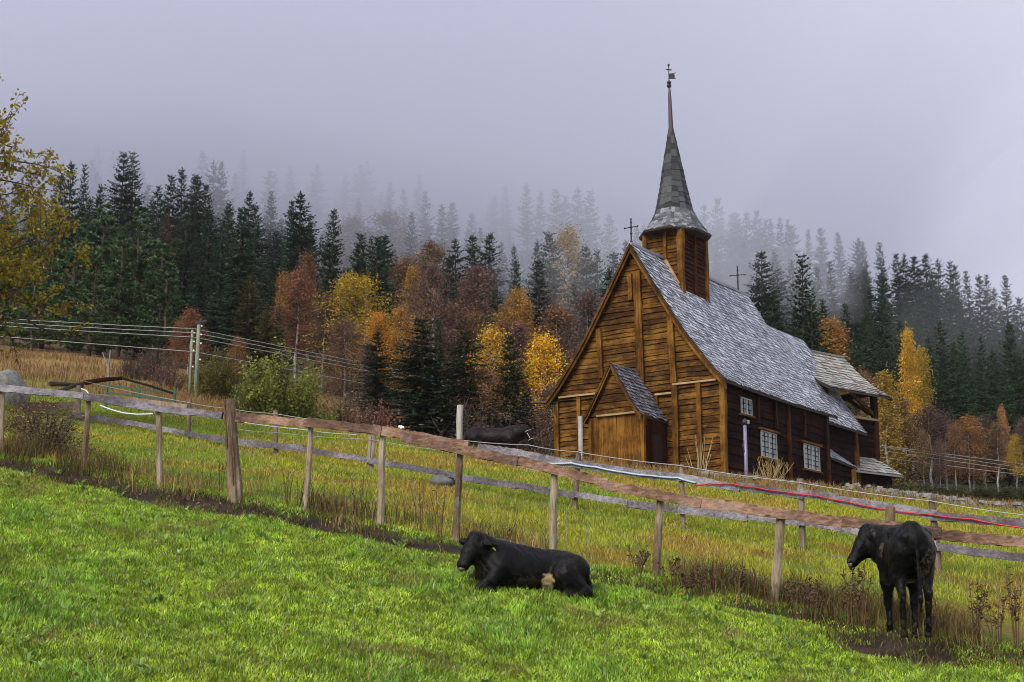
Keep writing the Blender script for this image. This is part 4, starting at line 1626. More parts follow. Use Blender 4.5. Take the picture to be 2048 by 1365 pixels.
def ball(name, c, r, m, parent, sq=(1, 1, 1)):
    V, F = [], []
    n, k = 10, 7
    b = MB()
    pts = [(c[0], c[1], c[2] + r * sq[2] * math.cos(PI * i / k)) for i in range(k + 1)]
    b.tube(pts, [max(1e-4, r * math.sin(PI * i / k)) for i in range(k + 1)], n)
    return b.build(name, m, parent, smooth=True)


def head_prims(poll, muz, left, k=.05):
    """bovine head between poll and muzzle; left = unit vector to the animal's left"""
    poll, muz, left = [np.array(v, float) for v in (poll, muz, left)]
    d = muz - poll
    L = np.linalg.norm(d); d /= L
    up = np.cross(d, left); up /= np.linalg.norm(up)
    if up[2] < 0: up = -up
    eye = poll + d * L * .36
    P = [('c', k, tuple(poll), tuple(poll + d * L * .38), .088, .092),
         ('c', k, tuple(poll + d * L * .25 - up * .035), tuple(poll + d * L * .45 - up * .03), .085, .080),
         ('c', k, tuple(poll + d * L * .38), tuple(muz - d * .055), .088, .062), ('c', k, tuple(poll + d * L * .22 - up * .07), tuple(poll + d * L * .5 - up * .065), .075, .055),
         ('c', .03, tuple(muz - d * .05 + left * .02), tuple(muz - d * .05 - left * .02), .058, .058),
         ('c', .03, tuple(poll + d * L * .55 - up * .06), tuple(muz - d * .075 - up * .045), .045, .036),
         ('c', .035, tuple(poll - d * .015 + up * .045 - left * .02), tuple(poll - d * .015 + up * .045 + left * .02), .058, .058), ('c', .02, tuple(poll + d * .03 + up * .075), tuple(poll + d * .07 + up * .07), .04, .03)]
    for s in (1, -1):
        e0 = poll + left * s * .085 + d * .02
        e1 = e0 + left * s * .17 - up * .015 - d * .03
        P.append(('c', .025, tuple(e0), tuple(e0 + left * s * .07 - up * .004), .024, .045))
        P.append(('c', .025, tuple(e0 + left * s * .07 - up * .004), tuple(e1 - up * .03), .045, .018))
        P.append(('c', .02, tuple(eye + left * s * .072 + up * .035), tuple(eye + left * s * .068 + up * .03 + d * .03), .026, .022))
    return P, d, up, L


def add_face(root, poll, muz, left, d, up, L, tags=(1,)):
    poll, muz, left = [np.array(v, float) for v in (poll, muz, left)]
    for s in (1, -1):
        e = poll + d * L * .38 + left * s * .086 + up * .032
        ball('eye', e, .016, M['eye'], root)
        ball('nostril', muz + left * s * .028 + up * .012 - d * .006, .013, M['eye'], root)
        # yellow tag in each ear
        if s in tags:
            q = poll + left * s * .20 - up * .050 + d * .02
            b = MB()
            b.hexa([q + left * a * .03 + d * e_ * .008 - up * c for a, e_, c in ((-1, -1, .055), (1, -1, .055), (1, 1, .055), (-1, 1, .055), (-.7, -1, 0), (.7, -1, 0), (.7, 1, 0), (-.7, 1, 0))])
            b.build('ear_tag', M['eartag'], root)
    b = MB()
    b.tube([muz - d * .012 - left * .042, muz + d * .004, muz - d * .012 + left * .042], [.022, .032, .022], 10)
    b.build('nose', M['muzzle'], root, smooth=True)


def build_standing_cow():
    p = at(1817, 1258, 16.6)
    root = empty('standing_cow', (p[0], p[1], float(base_h(np.array([p[0]]), np.array([p[1] + .3]))[0]) - .03), R(85))
    tag(root, 'muddy black cow standing tail-on by the fence with its head turned aside', 'cow', 'black cattle in the pasture')
    pl, mz, lf = (.68, .32, 1.05), (.58, .57, .74), None
    pl = np.array(pl); mz = np.array(mz)
    d = mz - pl
    lf = np.cross((0, 0, 1), d); lf /= np.linalg.norm(lf)
    hp, d, up, L = head_prims(pl, mz, lf)
    P = [('e', .10, (.02, 0, .815), (.58, .235, .255)), ('e', .10, (.40, 0, .80), (.28, .20, .28)), ('e', .10, (-.44, 0, .87), (.25, .205, .21)),
         ('c', .10, (-.55, 0, 1.00), (.42, 0, 1.01), .085, .095), ('c', .05, (-.36, .20, .985), (-.36, -.20, .985), .07, .07), ('c', .05, (-.62, .10, .93), (-.62, -.10, .93), .06, .06),
         ('c', .10, (.40, 0, .90), (.60, .14, .98), .20, .155), ('c', .08, (.60, .14, .98), tuple(pl - d * .02), .155, .115), ('c', .08, (.48, .04, .74), (.62, .24, .88), .14, .10)]
    for s in (1, -1):
        fo = .05 if s > 0 else -.04
        P += [('c', .08, (-.46, s * .13, .82), (-.36, s * .165, .60), .155, .10), ('c', .06, (-.52, s * .125, .80), (-.48, s * .15, .56), .12, .068), ('c', .05, (-.38, s * .165, .60), (-.54, s * .15, .40), .085, .048),
              ('c', .03, (-.54, s * .15, .40), (-.51, s * .145, .12), .046, .033), ('c', .02, (-.51, s * .145, .12), (-.48, s * .14, .05), .036, .038)]
        P += [('c', .08, (.36, s * .15, .80), (.34, s * .165, .56), .135, .085), ('c', .05, (.34, s * .165, .56), (.37 + fo, s * .15, .34), .075, .047),
              ('c', .03, (.37 + fo, s * .15, .34), (.36 + fo, s * .145, .12), .044, .034), ('c', .02, (.36 + fo, s * .145, .12), (.385 + fo, s * .14, .05), .038, .042)]
    # tail with switch
    P += [('c', .04, (-.60, 0, 1.02), (-.68, -.01, .92), .042, .032), ('c', .02, (-.68, -.01, .92), (-.70, -.02, .62), .028, .022), ('c', .02, (-.70, -.02, .62), (-.69, -.03, .34), .028, .034), ('c', .02, (-.69, -.03, .34), (-.68, -.03, .20), .034, .012)]
    P += [('e', .05, (-.20, 0, .58), (.14, .11, .07))]
    P += hp
    V, F = surface_net(P, .0155, (-.85, -.45, -.02), (.95, 1.0, 1.25))
    pt = np.clip(1 - np.linalg.norm((V - np.array([-.22, 0, .52])) / np.array([.14, .09, .06]), axis=1), 0, 1) * .8
    body_obj('body', V, F, M['cow_dirty'], root, pt)
    add_face(root, pl, mz, lf, d, up, L, tags=(1, -1))
    for x, y in ((-.475, .14), (-.475, -.14), (.44, .14), (.35, -.14)):
        b = MB()
        b.lathe([(.042, -.02), (.047, 0), (.042, .045), (.025, .055)], 10, (x + .005, y, 0))
        b.build('hoof', M['hoof'], root, smooth=True)
    root.scale = (1.0, .90, 1.09)
    return root


def build_lying_cow():
    p = at(1048, 1186, 17.3)
    z = H(p[0], p[1])
    root = empty('lying_cow', (p[0], p[1], z - .10), R(180 + 14))
    tag(root, 'black cow lying in the green grass with a pale cream flank patch', 'cow', 'black cattle in the pasture')
    # local x towards the head (picture left), y towards the viewer
    pl, mz = np.array((.62, .06, .53)), np.array((.78, .20, .22))
    d = mz - pl
    lf = np.cross((0, 0, 1), d); lf /= np.linalg.norm(lf)
    hp, d, up, L = head_prims(pl, mz, lf)
    P = [('e', .10, (.02, 0, .25), (.52, .26, .24)), ('e', .10, (.28, 0, .26), (.28, .23, .27)), ('e', .10, (-.42, 0, .25), (.27, .27, .25)),
         ('c', .08, (-.50, -.03, .43), (.36, -.02, .47), .055, .08), ('c', .10, (.36, 0, .36), (.52, .03, .46), .185, .14), ('c', .08, (.52, .03, .46), tuple(pl - d * .02), .135, .10), ('c', .08, (.42, .03, .22), (.58, .08, .42), .13, .085)]
    # near hind leg folded, thigh up; shank and hoof forward on the grass
    P += [('c', .06, (-.50, .16, .30), (-.36, .30, .24), .19, .12), ('c', .06, (-.36, .30, .26), (-.62, .34, .08), .12, .075), ('c', .06, (-.40, .28, .30), (-.42, .33, .05), .10, .09), ('c', .04, (-.60, .36, .09), (-.40, .38, .03), .05, .042),
          ('c', .05, (-.55, -.18, .18), (-.40, -.30, .10), .15, .08)]
    # folded fore legs
    P += [('c', .06, (.34, .16, .26), (.44, .22, .12), .13, .075), ('c', .04, (.44, .22, .12), (.56, .22, .04), .07, .05), ('c', .03, (.56, .22, .03), (.40, .28, .01), .045, .038),
          ('c', .06, (.36, -.16, .24), (.60, -.20, .07), .12, .055)]
    P += [('c', .04, (-.66, 0, .36), (-.74, .06, .16), .035, .025), ('c', .03, (-.74, .06, .16), (-.70, .26, .05), .024, .03)]
    P += hp
    V, F = surface_net(P, .0155, (-.95, -.55, -.06), (1.0, .65, .85))
    # slope: the body lies along the falling ground, head uphill
    q = (V - np.array([-.20 , .26, .06])) / np.array([.075, .2, .23])
    pt = (np.clip((1 - np.linalg.norm(q, axis=1) + .9 * (fbm(V[:, 0] * 1.0, V[:, 2] * 1.0, .06, 931) - .5)) * 5, 0, 1)) * (V[:, 1] > .1)
    body_obj('body', V, F, M['cow'], root, pt)
    add_face(root, pl, mz, lf, d, up, L, tags=(1, -1))
    ca = math.cos(R(14)); sa = math.sin(R(14))
    slope = (H(p[0] - .6, p[1] - .1) - H(p[0] + .6, p[1] + .1)) / 1.2
    root.rotation_euler = (R(-6), -math.atan(slope) * .9, R(180 + 14))
    root.scale = (1.02, 1.02, 1.02)
    return root


def build_horse():
    Y = 46.0
    p = at(993, 905, Y)
    z = at(1000, 855, Y)[2] - 1.36
    root = empty('horse', (p[0], p[1], min(z, H(p[0], p[1]) + .02)), R(-8))
    dz = z - root.location.z
    tag(root, 'dark horse in a pale halter standing beyond the fences left of the church', 'horse')
    # x forward = picture right
    P = [('e', .12, (-.02, 0, 1.03), (.70, .29, .30)), ('e', .10, (-.60, 0, 1.08), (.36, .28, .29)), ('e', .10, (.42, 0, 1.04), (.33, .24, .32)),
         ('c', .10, (-.72, 0, 1.24), (-.42, 0, 1.26), .12, .11), ('c', .08, (.30, 0, 1.22), (.52, 0, 1.25), .10, .12),
         ('c', .10, (.46, 0, 1.08), (.72, 0, 1.20), .24, .18), ('c', .08, (.72, 0, 1.20), (.90, 0, 1.26), .18, .14),
         ('c', .05, (.88, 0, 1.28), (.98, -.02, 1.14), .115, .115), ('c', .05, (.98, -.02, 1.14), (1.09, -.05, .92), .105, .07), ('c', .03, (1.09, -.05, .92), (1.12, -.06, .84), .07, .068),
         ('c', .04, (.93, 0, 1.12), (1.01, -.03, 1.02), .09, .06), ('c', .05, (.42, 0, 1.34), (.86, 0, 1.38), .05, .06), ('c', .04, (.62, -.10, 1.28), (.80, -.13, 1.16), .07, .05)]
    for s in (1, -1):
        P += [('c', .015, (.86, s * .06, 1.38), (.89, s * .085, 1.49), .032, .008)]
        P += [('c', .08, (-.66, s * .17, 1.0), (-.56, s * .19, .72), .19, .10), ('c', .05, (-.56, s * .19, .72), (-.76, s * .17, .50), .09, .058), ('c', .03, (-.76, s * .17, .50), (-.74, s * .16, .16), .05, .038), ('c', .03, (-.74, s * .16, .16), (-.68, s * .16, .03), .045, .065)]
        P += [('c', .08, (.46, s * .17, .95), (.44, s * .18, .70), .14, .085), ('c', .05, (.44, s * .18, .70), (.46, s * .17, .44), .07, .05), ('c', .03, (.46, s * .17, .44), (.46, s * .16, .15), .042, .036), ('c', .03, (.46, s * .16, .15), (.50, s * .16, .03), .042, .062)]
    P += [('c', .05, (-.95, 0, 1.18), (-1.06, 0, .92), .06, .07), ('c', .05, (-1.06, 0, .92), (-1.06, 0, .45), .08, .05)]
    V, F = surface_net(P, .022, (-1.25, -.5, -.06), (1.35, .5, 1.72))
    V = V + np.array([0, 0, dz])
    body_obj('body', V, F, M['horse'], root)
    b = MB()
    loopn = lambda c, r, ax_, n=12: [tuple(np.array(c) + r * (np.cos(t) * np.array([0, 1, 0]) + np.sin(t) * ax_) + [0, 0, dz]) for t in np.linspace(0, 2 * PI, n)]
    dd = np.array([.42, 0, -.9]); pr = np.array([.9, 0, .42])
    b.tube(loopn((1.085, -.045, .95), .098, pr), .010, 5)
    b.tube(loopn((.955, -.015, 1.20), .132, pr), .009, 5)
    for s in (1, -1):
        b.tube([(.975, s * .125 - .02, 1.14 + dz), (1.07, s * .10 - .045, .97 + dz)], .010, 5)
    b.build('halter', M['halter'], root)
    return root


# ================================================================ small things round the church
def build_small():
    # floodlight pole by the south wall
    p = at(1493, 955, 51.4)
    g = H(p[0], p[1])
    root = empty('floodlight_pole', (p[0], p[1], g))
    tag(root, 'slender lilac-grey lamp pole with small lamp head standing before the long dark wall', 'lamp pole')
    zt = at(1493, 850, 51.4)[2] - g
    b = MB(); b.tube([(0, 0, -.3), (0, 0, zt)], [.07, .06], 10); b.build('pole', M['lamp_metal'], root, smooth=True)
    b = MB(); b.lathe([(.02, -.02), (.09, .0), (.10, .12), (.05, .2), (.02, .22)], 10, (0, 0, zt)); b.build('lamp_head', M['iron'], root, smooth=True)
    b = MB(); b.box(-.02, .16, -.06, .02, zt + .03, zt + .16); b.build('lamp_bracket', M['lamp_metal'], root)
    b = MB(); b.tube([(-.06, -.05, zt - .55), (-.10, -.07, zt - .75), (-.06, -.05, zt - .95)], .02, 5); b.build('cable_loop', M['iron'], root)
    # weathered pole beside the porch
    p = at(1162, 925, 50.5); g = H(p[0], p[1])
    zt = at(1162, 833, 50.5)[2]
    b = MB(); b.tube([(0, 0, -.4), (.0, 0, .8), (-.01, 0, zt - g)], [.095, .085, .075], 10, jit=.06)
    o = b.build('wooden_pole', M['fence_post_pale']); o.location = (p[0], p[1], g)
    tag(o, 'short weathered pole standing just left of the church porch', 'pole')
    # orange marker posts by the chancel
    p = at(1712, 1030, 40); g = H(p[0], p[1])
    zt = at(1712, 964, 40)[2] - g
    b = MB(); b.tube([(0, 0, -.3), (0, 0, max(.7, zt))], [.075, .065], 8, jit=.05)
    o = b.build('wooden_stake', M['post']); o.location = (p[0], p[1], g)
    tag(o, 'orange-brown wooden stake standing by the end of the church roof', 'stake')
    # grey boulder behind the fence
    p = at(886, 970, 27.2); g = H(p[0], p[1])
    o = rock('boulder', (.24, .16, .13), 3, M['stone'])
    o.location = (p[0], p[1], g + .09)
    tag(o, 'flat grey boulder in the meadow beside the tall bleached post', 'boulder')
    p = at(12, 788, 40.0); g = H(p[0], p[1])
    o = rock('boulder', (.62, .5, .62), 5, M['stone_pale'])
    o.location = (p[0], p[1], at(12, 790, 40)[2])
    tag(o, 'big pale rounded boulder half cut off at the left picture edge', 'boulder')
    # green gate
    p = at(290, 798, 44.0); g = H(p[0], p[1])
    root = empty('farm_gate', (p[0], p[1], g), R(-6))
    tag(root, 'low dark green metal field gate below the pines', 'gate')
    zt = at(290, 770, 44)[2] - g
    b = MB()
    for x in (-1.2, -.2, .9):
        b.bar((x, 0, -.2), (x, 0, zt + .02 - .13 * (x + 1.2) * .5), .07, .07)
    b.build('gate_upright', M['green_paint'], root)
    for k in (.35, .75, 1.0):
        b = MB(); b.bar((-1.2, -.02, zt * k + .0), (.95, -.02, zt * k - .28), .035, .045); b.build('gate_bar', M['green_paint'], root)
    # leaning old logs
    for i, (a, c, lab) in enumerate((((112, 786), (172, 765), 'dark log leaning up against the fence at the far left'), ((172, 766), (245, 757), 'reddish log rail on the crest below the pines'), ((100, 768), (165, 773), 'dark fallen log lying along the field edge at the left'), ((245, 757), (346, 787), 'thin grey rail sloping down above the green gate'))):
        A_, B_ = at(*a, 38.5), at(*c, 39.5)
        b = MB(); mid = (A_ + B_) / 2
        b.tube([A_ - mid, (A_ * .5 + B_ * .5) - mid + [0, 0, .02], B_ - mid], [.065, .06, .05] if i < 3 else .035, 8, jit=.1)
        o = b.build('log', M['bark'] if i != 1 else M['post_dark']); o.location = mid
        tag(o, lab, 'log')
    # stone walls
    xs = [(1395, 978), (1480, 984), (1560, 992), (1640, 1000)]
    stone_wall([(1398, 980), (1520, 993), (1640, 1003)], 40.2, 39.2, .30, 'grey drystone wall showing under the red rope below the dark church wall')
    stone_wall([(1690, 1004), (1800, 1009), (1920, 1023), (2110, 1042)], 38.0, 35.0, .42, 'pale lichen-covered drystone wall running right from the church')


def rock(name, r, seed, m):
    V, F = [], []
    n, k = 14, 9
    b = MB()
    rs = np.random.default_rng(seed)
    pts = []
    for i in range(k + 1):
        ph = PI * i / k
        for j in range(n):
            th = 2 * PI * j / n
            q = np.array([math.sin(ph) * math.cos(th), math.sin(ph) * math.sin(th), math.cos(ph)])
            f = 1 + .22 * (vnoise(q[0:1] * 2 + q[2] + seed, q[1:2] * 2 - q[2], .8, seed)[0] - .5) * 2
            pts.append(tuple(q * f * np.array(r)))
    b.v = pts
    for i in range(k):
        for j in range(n):
            b.f.append((i * n + j, i * n + (j + 1) % n, (i + 1) * n + (j + 1) % n, (i + 1) * n + j)[::-1]); b.a.append(.5)
    return b.build(name, m, None, smooth=True)


def stone_wall(path, Y0, Y1, h, label):
    b = MB()
    P = []
    for i, (px, py) in enumerate(path):
        Y = Y0 + (Y1 - Y0) * i / (len(path) - 1)
        P.append(at(px, py, Y))
    origin = P[0].copy()
    origin[2] = H(origin[0], origin[1])
    for p, q in zip(P[:-1], P[1:]):
        L = np.linalg.norm(q - p)
        n = int(L / .13)
        for i in range(n):
            s = (i + random.random() * .5) / n
            c = p + (q - p) * s
            g = H(c[0], c[1])
            top = max(g + h * .6, c[2])
            rows = max(3, int((top - g) / .10))
            for r_ in range(rows):
                z = g - .03 + (r_ + .5) * (top - g) / rows
                cc = np.array([c[0] + random.uniform(-.06, .06), c[1] + random.uniform(-.1, .1), z]) - origin
                sx, sy, sz = random.uniform(.05, .14), random.uniform(.07, .16), random.uniform(.03, .065)
                rot = Matrix.Rotation(random.uniform(-.5, .5), 3, 'Z') @ Matrix.Rotation(random.uniform(-.2, .2), 3, 'Y')
                pts = []
                for zz in (-1, 1):
                    for xx, yy in ((-1, -1), (1, -1), (1, 1), (-1, 1)):
                        k = .72 if zz > 0 else 1
                        v = rot @ Vector((xx * sx * k * random.uniform(.75, 1.1), yy * sy * k * random.uniform(.75, 1.1), zz * sz * random.uniform(.7, 1.1)))
                        pts.append(tuple(cc + np.array(v)))
                b.hexa(pts)
    o = b.build('stone_wall', M['stone_pale'])
    o.location = origin
    tag(o, label, 'stone wall')


# ================================================================ power line
def build_power():
    Yp = 62.0
    tops = []
    defs = [(391, 646, .18, 'thicker right-hand pole of the power line, pale green-grey'), (378.5, 660, .12, 'thinner left-hand pole of the power line, standing close to its twin')]
    for px, py, w, lab in defs:
        p = at(px, 800, Yp); t = at(px, py, Yp); g = H(p[0], Yp)
        root = empty('power_pole', (p[0], Yp, g))
        tag(root, lab, 'power pole', 'poles of the overhead line')
        b = MB(); hh = t[2] - g
        b.tube([(0, 0, -.5), (0, 0, hh * .5), (0, 0, hh)], [w * .55, w * .5, w * .42], 10)
        b.build('pole', M['pole'], root, smooth=True)
        b = MB()
        for z in (.05, .42, .8, 1.5):
            b.lathe([(.01, -.04), (.04, -.02), (.035, .03), (.01, .04)], 8, (w * .5 + .04, -.03, hh - z - .1))
        b.build('insulator', M['white'], root)
        if px > 385:
            b = MB(); b.bar((-.15, -.1, hh - .02), (.35, -.1, hh + .06), .06, .06); b.build('top_iron', M['iron'], root)
    # cables: (left y at x=60, pole y, y at x=1090, y at x=1760, y at x=2050)
    rows = [(641, 658, 797, 891, 929), (649, 666, 803, 894, 937), (656, 675, 809, 901, 944), (678, 704, 832, 915, 951)]
    names = ['uppermost of the four overhead cables', 'second overhead cable from the top', 'third overhead cable from the top', 'lowest of the four overhead cables, hung well below the rest']
    for (a, b_, c, d_, e), lab in zip(rows, names):
        pts = [at(-260, a - 24, 64), at(60, a, 63), at(240, (a + b_) / 2 + 1.5, 62.5), at(388, b_, Yp - .1), at(620, b_ + (c - b_) * .325 + 1.5, 64), at(860, b_ + (c - b_) * .672 + 2, 67), at(1090, c, 70), at(1420, (c + d_) / 2, 72), at(1760, d_, 73), at(2050, e, 73), at(2400, e + 38, 73)]
        o = wire(None, pts, .015, M['cable'], 'power_cable', nseg=4, sides=5)
        tag(o, lab, 'power cable', 'overhead cables')
    # span pole hidden behind the church carries the far span


# ================================================================ trees
def quad_soup(base, direction, normal, length, width, tipw=.25):
    """leaf/twig quads: arrays (n,3)"""
    d = direction / np.linalg.norm(direction, axis=1)[:, None]
    s = np.cross(d, normal)
    s /= np.linalg.norm(s, axis=1)[:, None] + 1e-9
    L, Wd = length[:, None], width[:, None]
    V = np.empty((len(base), 4, 3))
    V[:, 0] = base - s * Wd * .35
    V[:, 1] = base + d * L * .45 + s * Wd * .5
    V[:, 2] = base + d * L
    V[:, 3] = base + d * L * .5 - s * Wd * .5
    return V.reshape(-1, 3)


def spruce_meshes(seed, full=1.0, ragged=.25, tint=.0, dense=1.0, coarse=1.0):
    """height-1 spruce built at 16 m; returns (trunk, crown) meshes"""
    rg = np.random.default_rng(seed)
    Ht, Rm = 16.0, 3.1 * full
    B, D, L, Wd, C = [], [], [], [], []
    h = .06
    nlev = 0
    while h < .985:
        k = (1 - h)
        R_ = Rm * (k ** .82) * (1 if h > .12 else .8) + .10
        nb = int((6 + 4 * k) * dense)
        a0 = rg.uniform(0, 2 * PI)
        for b in range(nb):
            az = a0 + 2 * PI * b / nb + rg.normal(0, .22)
            Lb = R_ * (1 + ragged * rg.normal()) * rg.uniform(.75, 1.12)
            if rg.random() < .06: Lb *= .5
            Lb = max(.12, Lb)
            rise = .55 * (h - .38) + rg.normal(0, .08)          # upper boughs rise, lower hang
            z0 = h * Ht + rg.uniform(-.3, .3)
            u = np.array([math.cos(az), math.sin(az), 0])
            sd = np.array([-u[1], u[0], 0])
            ns = max(3, int(Lb / (.17 * coarse)))
            for i in range(1, ns + 1):
                s = i / ns
                p = u * Lb * s + np.array([0, 0, z0 + Lb * (rise * s - .42 * s * s * (1 - h) + .16 * s ** 4)])
                tw = (.20 + .52 * (1 - s)) * min(1, Lb) * (.6 + .5 * rg.random())
                for sg in (-1, 1):
                    B.append(p + rg.normal(0, .02, 3))
                    D.append(u * (.55 + .5 * s) + sd * sg * (.95 - .5 * s) + np.array([0, 0, -.25 - .25 * rg.random()]))
                    L.append(max(.16, tw)); Wd.append(rg.uniform(.13, .22) * coarse ** .8)
                    C.append((.42 + .95 * s + rg.normal(0, .16)) * rg.uniform(.75, 1.2))  # dark inner and light outer twigs: crown shading put into the colour
                # hanging spray
                if rg.random() < .65:
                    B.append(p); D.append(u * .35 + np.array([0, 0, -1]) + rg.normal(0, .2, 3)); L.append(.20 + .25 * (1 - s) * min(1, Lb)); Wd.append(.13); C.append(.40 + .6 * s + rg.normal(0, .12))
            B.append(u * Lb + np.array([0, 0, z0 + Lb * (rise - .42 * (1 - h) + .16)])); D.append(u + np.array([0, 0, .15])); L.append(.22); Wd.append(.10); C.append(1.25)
        h += (.023 + .012 * rg.random()) * (1 - .45 * h)
        nlev += 1
    for i in range(7):
        B.append(np.array([0, 0, Ht * (.955 + .006 * i)])); D.append(np.array([math.cos(i * 2.4) * .4, math.sin(i * 2.4) * .4, 1])); L.append(.35); Wd.append(.10); C.append(1.1)
    B, D = np.array(B), np.array(D)
    nrm = np.tile([0, 0, 1.0], (len(B), 1)) + rg.normal(0, .35, (len(B), 3))
    V = quad_soup(B, D, nrm, np.array(L), np.array(Wd))
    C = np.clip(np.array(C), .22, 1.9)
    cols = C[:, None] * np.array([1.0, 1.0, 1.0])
    if tint:
        top = np.clip((B[:, 2] / Ht - .35) * 1.6, 0, 1) * tint * rg.uniform(.3, 1, len(B))
        cols = cols * (1 + top[:, None] * np.array([3.6, 1.2, 0.2]))
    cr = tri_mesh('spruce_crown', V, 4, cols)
    b = MB()
    b.tube([(0, 0, -1.0), (0, 0, 3), (0, 0, 9), (0, 0, 15.7)], [.24, .19, .11, .02], 7, jit=.05)
    tr = b.build('tmp', M['bark']); me = tr.data; bpy.data.objects.remove(tr)
    cr.materials.append(M['needle'])
    return me, cr


def pine_meshes(seed):
    rg = np.random.default_rng(seed)
    Ht = 14.0
    B, D, L, Wd, C = [], [], [], [], []
    b = MB()
    b.tube([(0, 0, -1), (.05, 0, 4), (-.05, .05, 9), (0, 0, 13)], [.26, .22, .15, .05], 7, jit=.06)
    h = .10
    while h < 1.0:
        k = 1 - h
        R_ = (3.5 * math.sin(min(1, .20 + k * 1.05) * PI / 2) * (k ** .42)) + .25
        nb = 5 + int(3 * k)
        a0 = rg.uniform(0, 2 * PI)
        for q in range(nb):
            az = a0 + 2 * PI * q / nb + rg.normal(0, .3)
            Lb = R_ * rg.uniform(.6, 1.12)
            u = np.array([math.cos(az), math.sin(az), 0]); sd = np.array([-u[1], u[0], 0])
            z0 = h * Ht + rg.uniform(-.3, .3)
            rise = .10 + .35 * h + rg.normal(0, .08)
            if Lb > 1.2:
                b.tube([(0, 0, z0), tuple(u * Lb * .5 + np.array([0, 0, z0 + Lb * .5 * rise - .1])), tuple(u * Lb * .92 + np.array([0, 0, z0 + Lb * rise]))], [.06, .04, .015], 4)
            # tufted, up-swept needle pads along the outer two thirds
            nt_ = int(6 + Lb * 7)
            for i in range(nt_):
                s = rg.uniform(.28, 1.0) ** .8
                lat = rg.normal(0, .30) * Lb * (.35 + .4 * s) * .55
                p = u * Lb * s + sd * lat + np.array([0, 0, z0 + Lb * rise * s - .10 * Lb * s * (1 - s) + rg.normal(0, .06)])
                for _ in range(6):
                    dv = u * .9 + np.array([0, 0, .40]) + rg.normal(0, .5, 3)
                    B.append(p); D.append(dv); L.append(rg.uniform(.30, .52)); Wd.append(rg.uniform(.10, .16))
                    C.append((.28 + .75 * max(0, dv[2]) + .45 * s) * rg.uniform(.7, 1.25))  # up-pointing needles coloured lighter, painting in light from above
        h += .052 + .03 * rg.random()
    B, D = np.array(B), np.array(D)
    V = quad_soup(B, D, rg.normal(0, 1, (len(B), 3)), np.array(L), np.array(Wd))
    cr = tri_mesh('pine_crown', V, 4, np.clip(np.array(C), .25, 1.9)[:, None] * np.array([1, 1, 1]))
    tr = b.build('tmp', M['bark']); me = tr.data; bpy.data.objects.remove(tr)
    cr.materials.append(M['needle'])
    return me, cr


def birch_meshes(seed, shape='oval', nleaf=5200, bare=.30, leaf=.17, stems=1):
    """10 m deciduous tree: limbs, twigs and leaves along the twigs"""
    rg = np.random.default_rng(seed)
    Ht = 10.0
    b = MB()
    B, D, L, Wd, C = [], [], [], [], []

    def rad(h):
        if shape == 'oval': return 1.75 * math.sin(PI * min(1, max(0, (h - bare + .06) / (1.08 - bare))) ** .8) ** .75 + .15
        if shape == 'spire': return 1.35 * (1 - max(0, (h - bare)) / (1.02 - bare)) ** .65 + .10
        if shape == 'round': return 2.6 * math.sin(PI * min(1, max(0, (h - bare + .12) / (1.14 - bare))) ** .9) ** .6 + .2
    for st in range(stems):
        ox, oy = (0, 0) if st == 0 else rg.normal(0, .5, 2)
        P = [(ox * .6, oy * .6, -.8)] + [(ox + rg.normal(0, .08), oy + rg.normal(0, .08), Ht * k) for k in (.2, .42, .66, .95)]
        b.tube(P, [.105, .09, .065, .04, .01], 6, jit=.06)
    nbr = 78 if shape != 'round' else 110
    per = nleaf // nbr
    for i in range(nbr):
        h0 = bare + (1.0 - bare) * ((i + rg.random()) / nbr) ** .9
        az = rg.uniform(0, 2 * PI)
        Lb = rad(h0) * rg.uniform(.6, 1.12)
        rise = rg.uniform(.25, .9) if shape != 'round' else rg.uniform(.1, .8)
        u = np.array([math.cos(az), math.sin(az), 0])
        p0 = np.array([0, 0, h0 * Ht - Lb * rise * .8])
        p1 = p0 + u * Lb * .55 + np.array([0, 0, Lb * rise * .65])
        p2 = p0 + u * Lb + np.array([0, 0, Lb * rise * .75 - .12 * Lb])
        b.tube([p0, p1, p2], [.032, .018, .005], 3, var=-1.6)
        cl = rg.uniform(.72, 1.3)          # clump tone
        for q in range(per):
            s = rg.uniform(.22, 1.08)
            c = (p0 + (p1 - p0) * (s / .55) if s < .55 else p1 + (p2 - p1) * ((s - .55) / .45))
            c = c + rg.normal(0, .16 + .10 * s, 3) * np.array([1, 1, 1.25])
            B.append(c); D.append(rg.normal(0, 1, 3) + np.array([0, 0, -.5])); L.append(leaf * rg.uniform(.7, 1.35)); Wd.append(leaf * rg.uniform(.6, 1.0))
            C.append(cl * rg.uniform(.55, 1.45))
    B, D = np.array(B), np.array(D)
    V = quad_soup(B, D, rg.normal(0, 1, (len(B), 3)), np.array(L), np.array(Wd))
    C = np.array(C)
    hue = rg.normal(0, .12, len(C))
    cols = np.stack([C * (1 + hue * .5), C * (1 - hue * .6), C], 1)
    cr = tri_mesh('leaf_crown', V, 4, np.clip(cols, .2, 2))
    tr = b.build('tmp', M['bark_birch']); me = tr.data; bpy.data.objects.remove(tr)
    cr.materials.append(M['leaf'])
    return me, cr


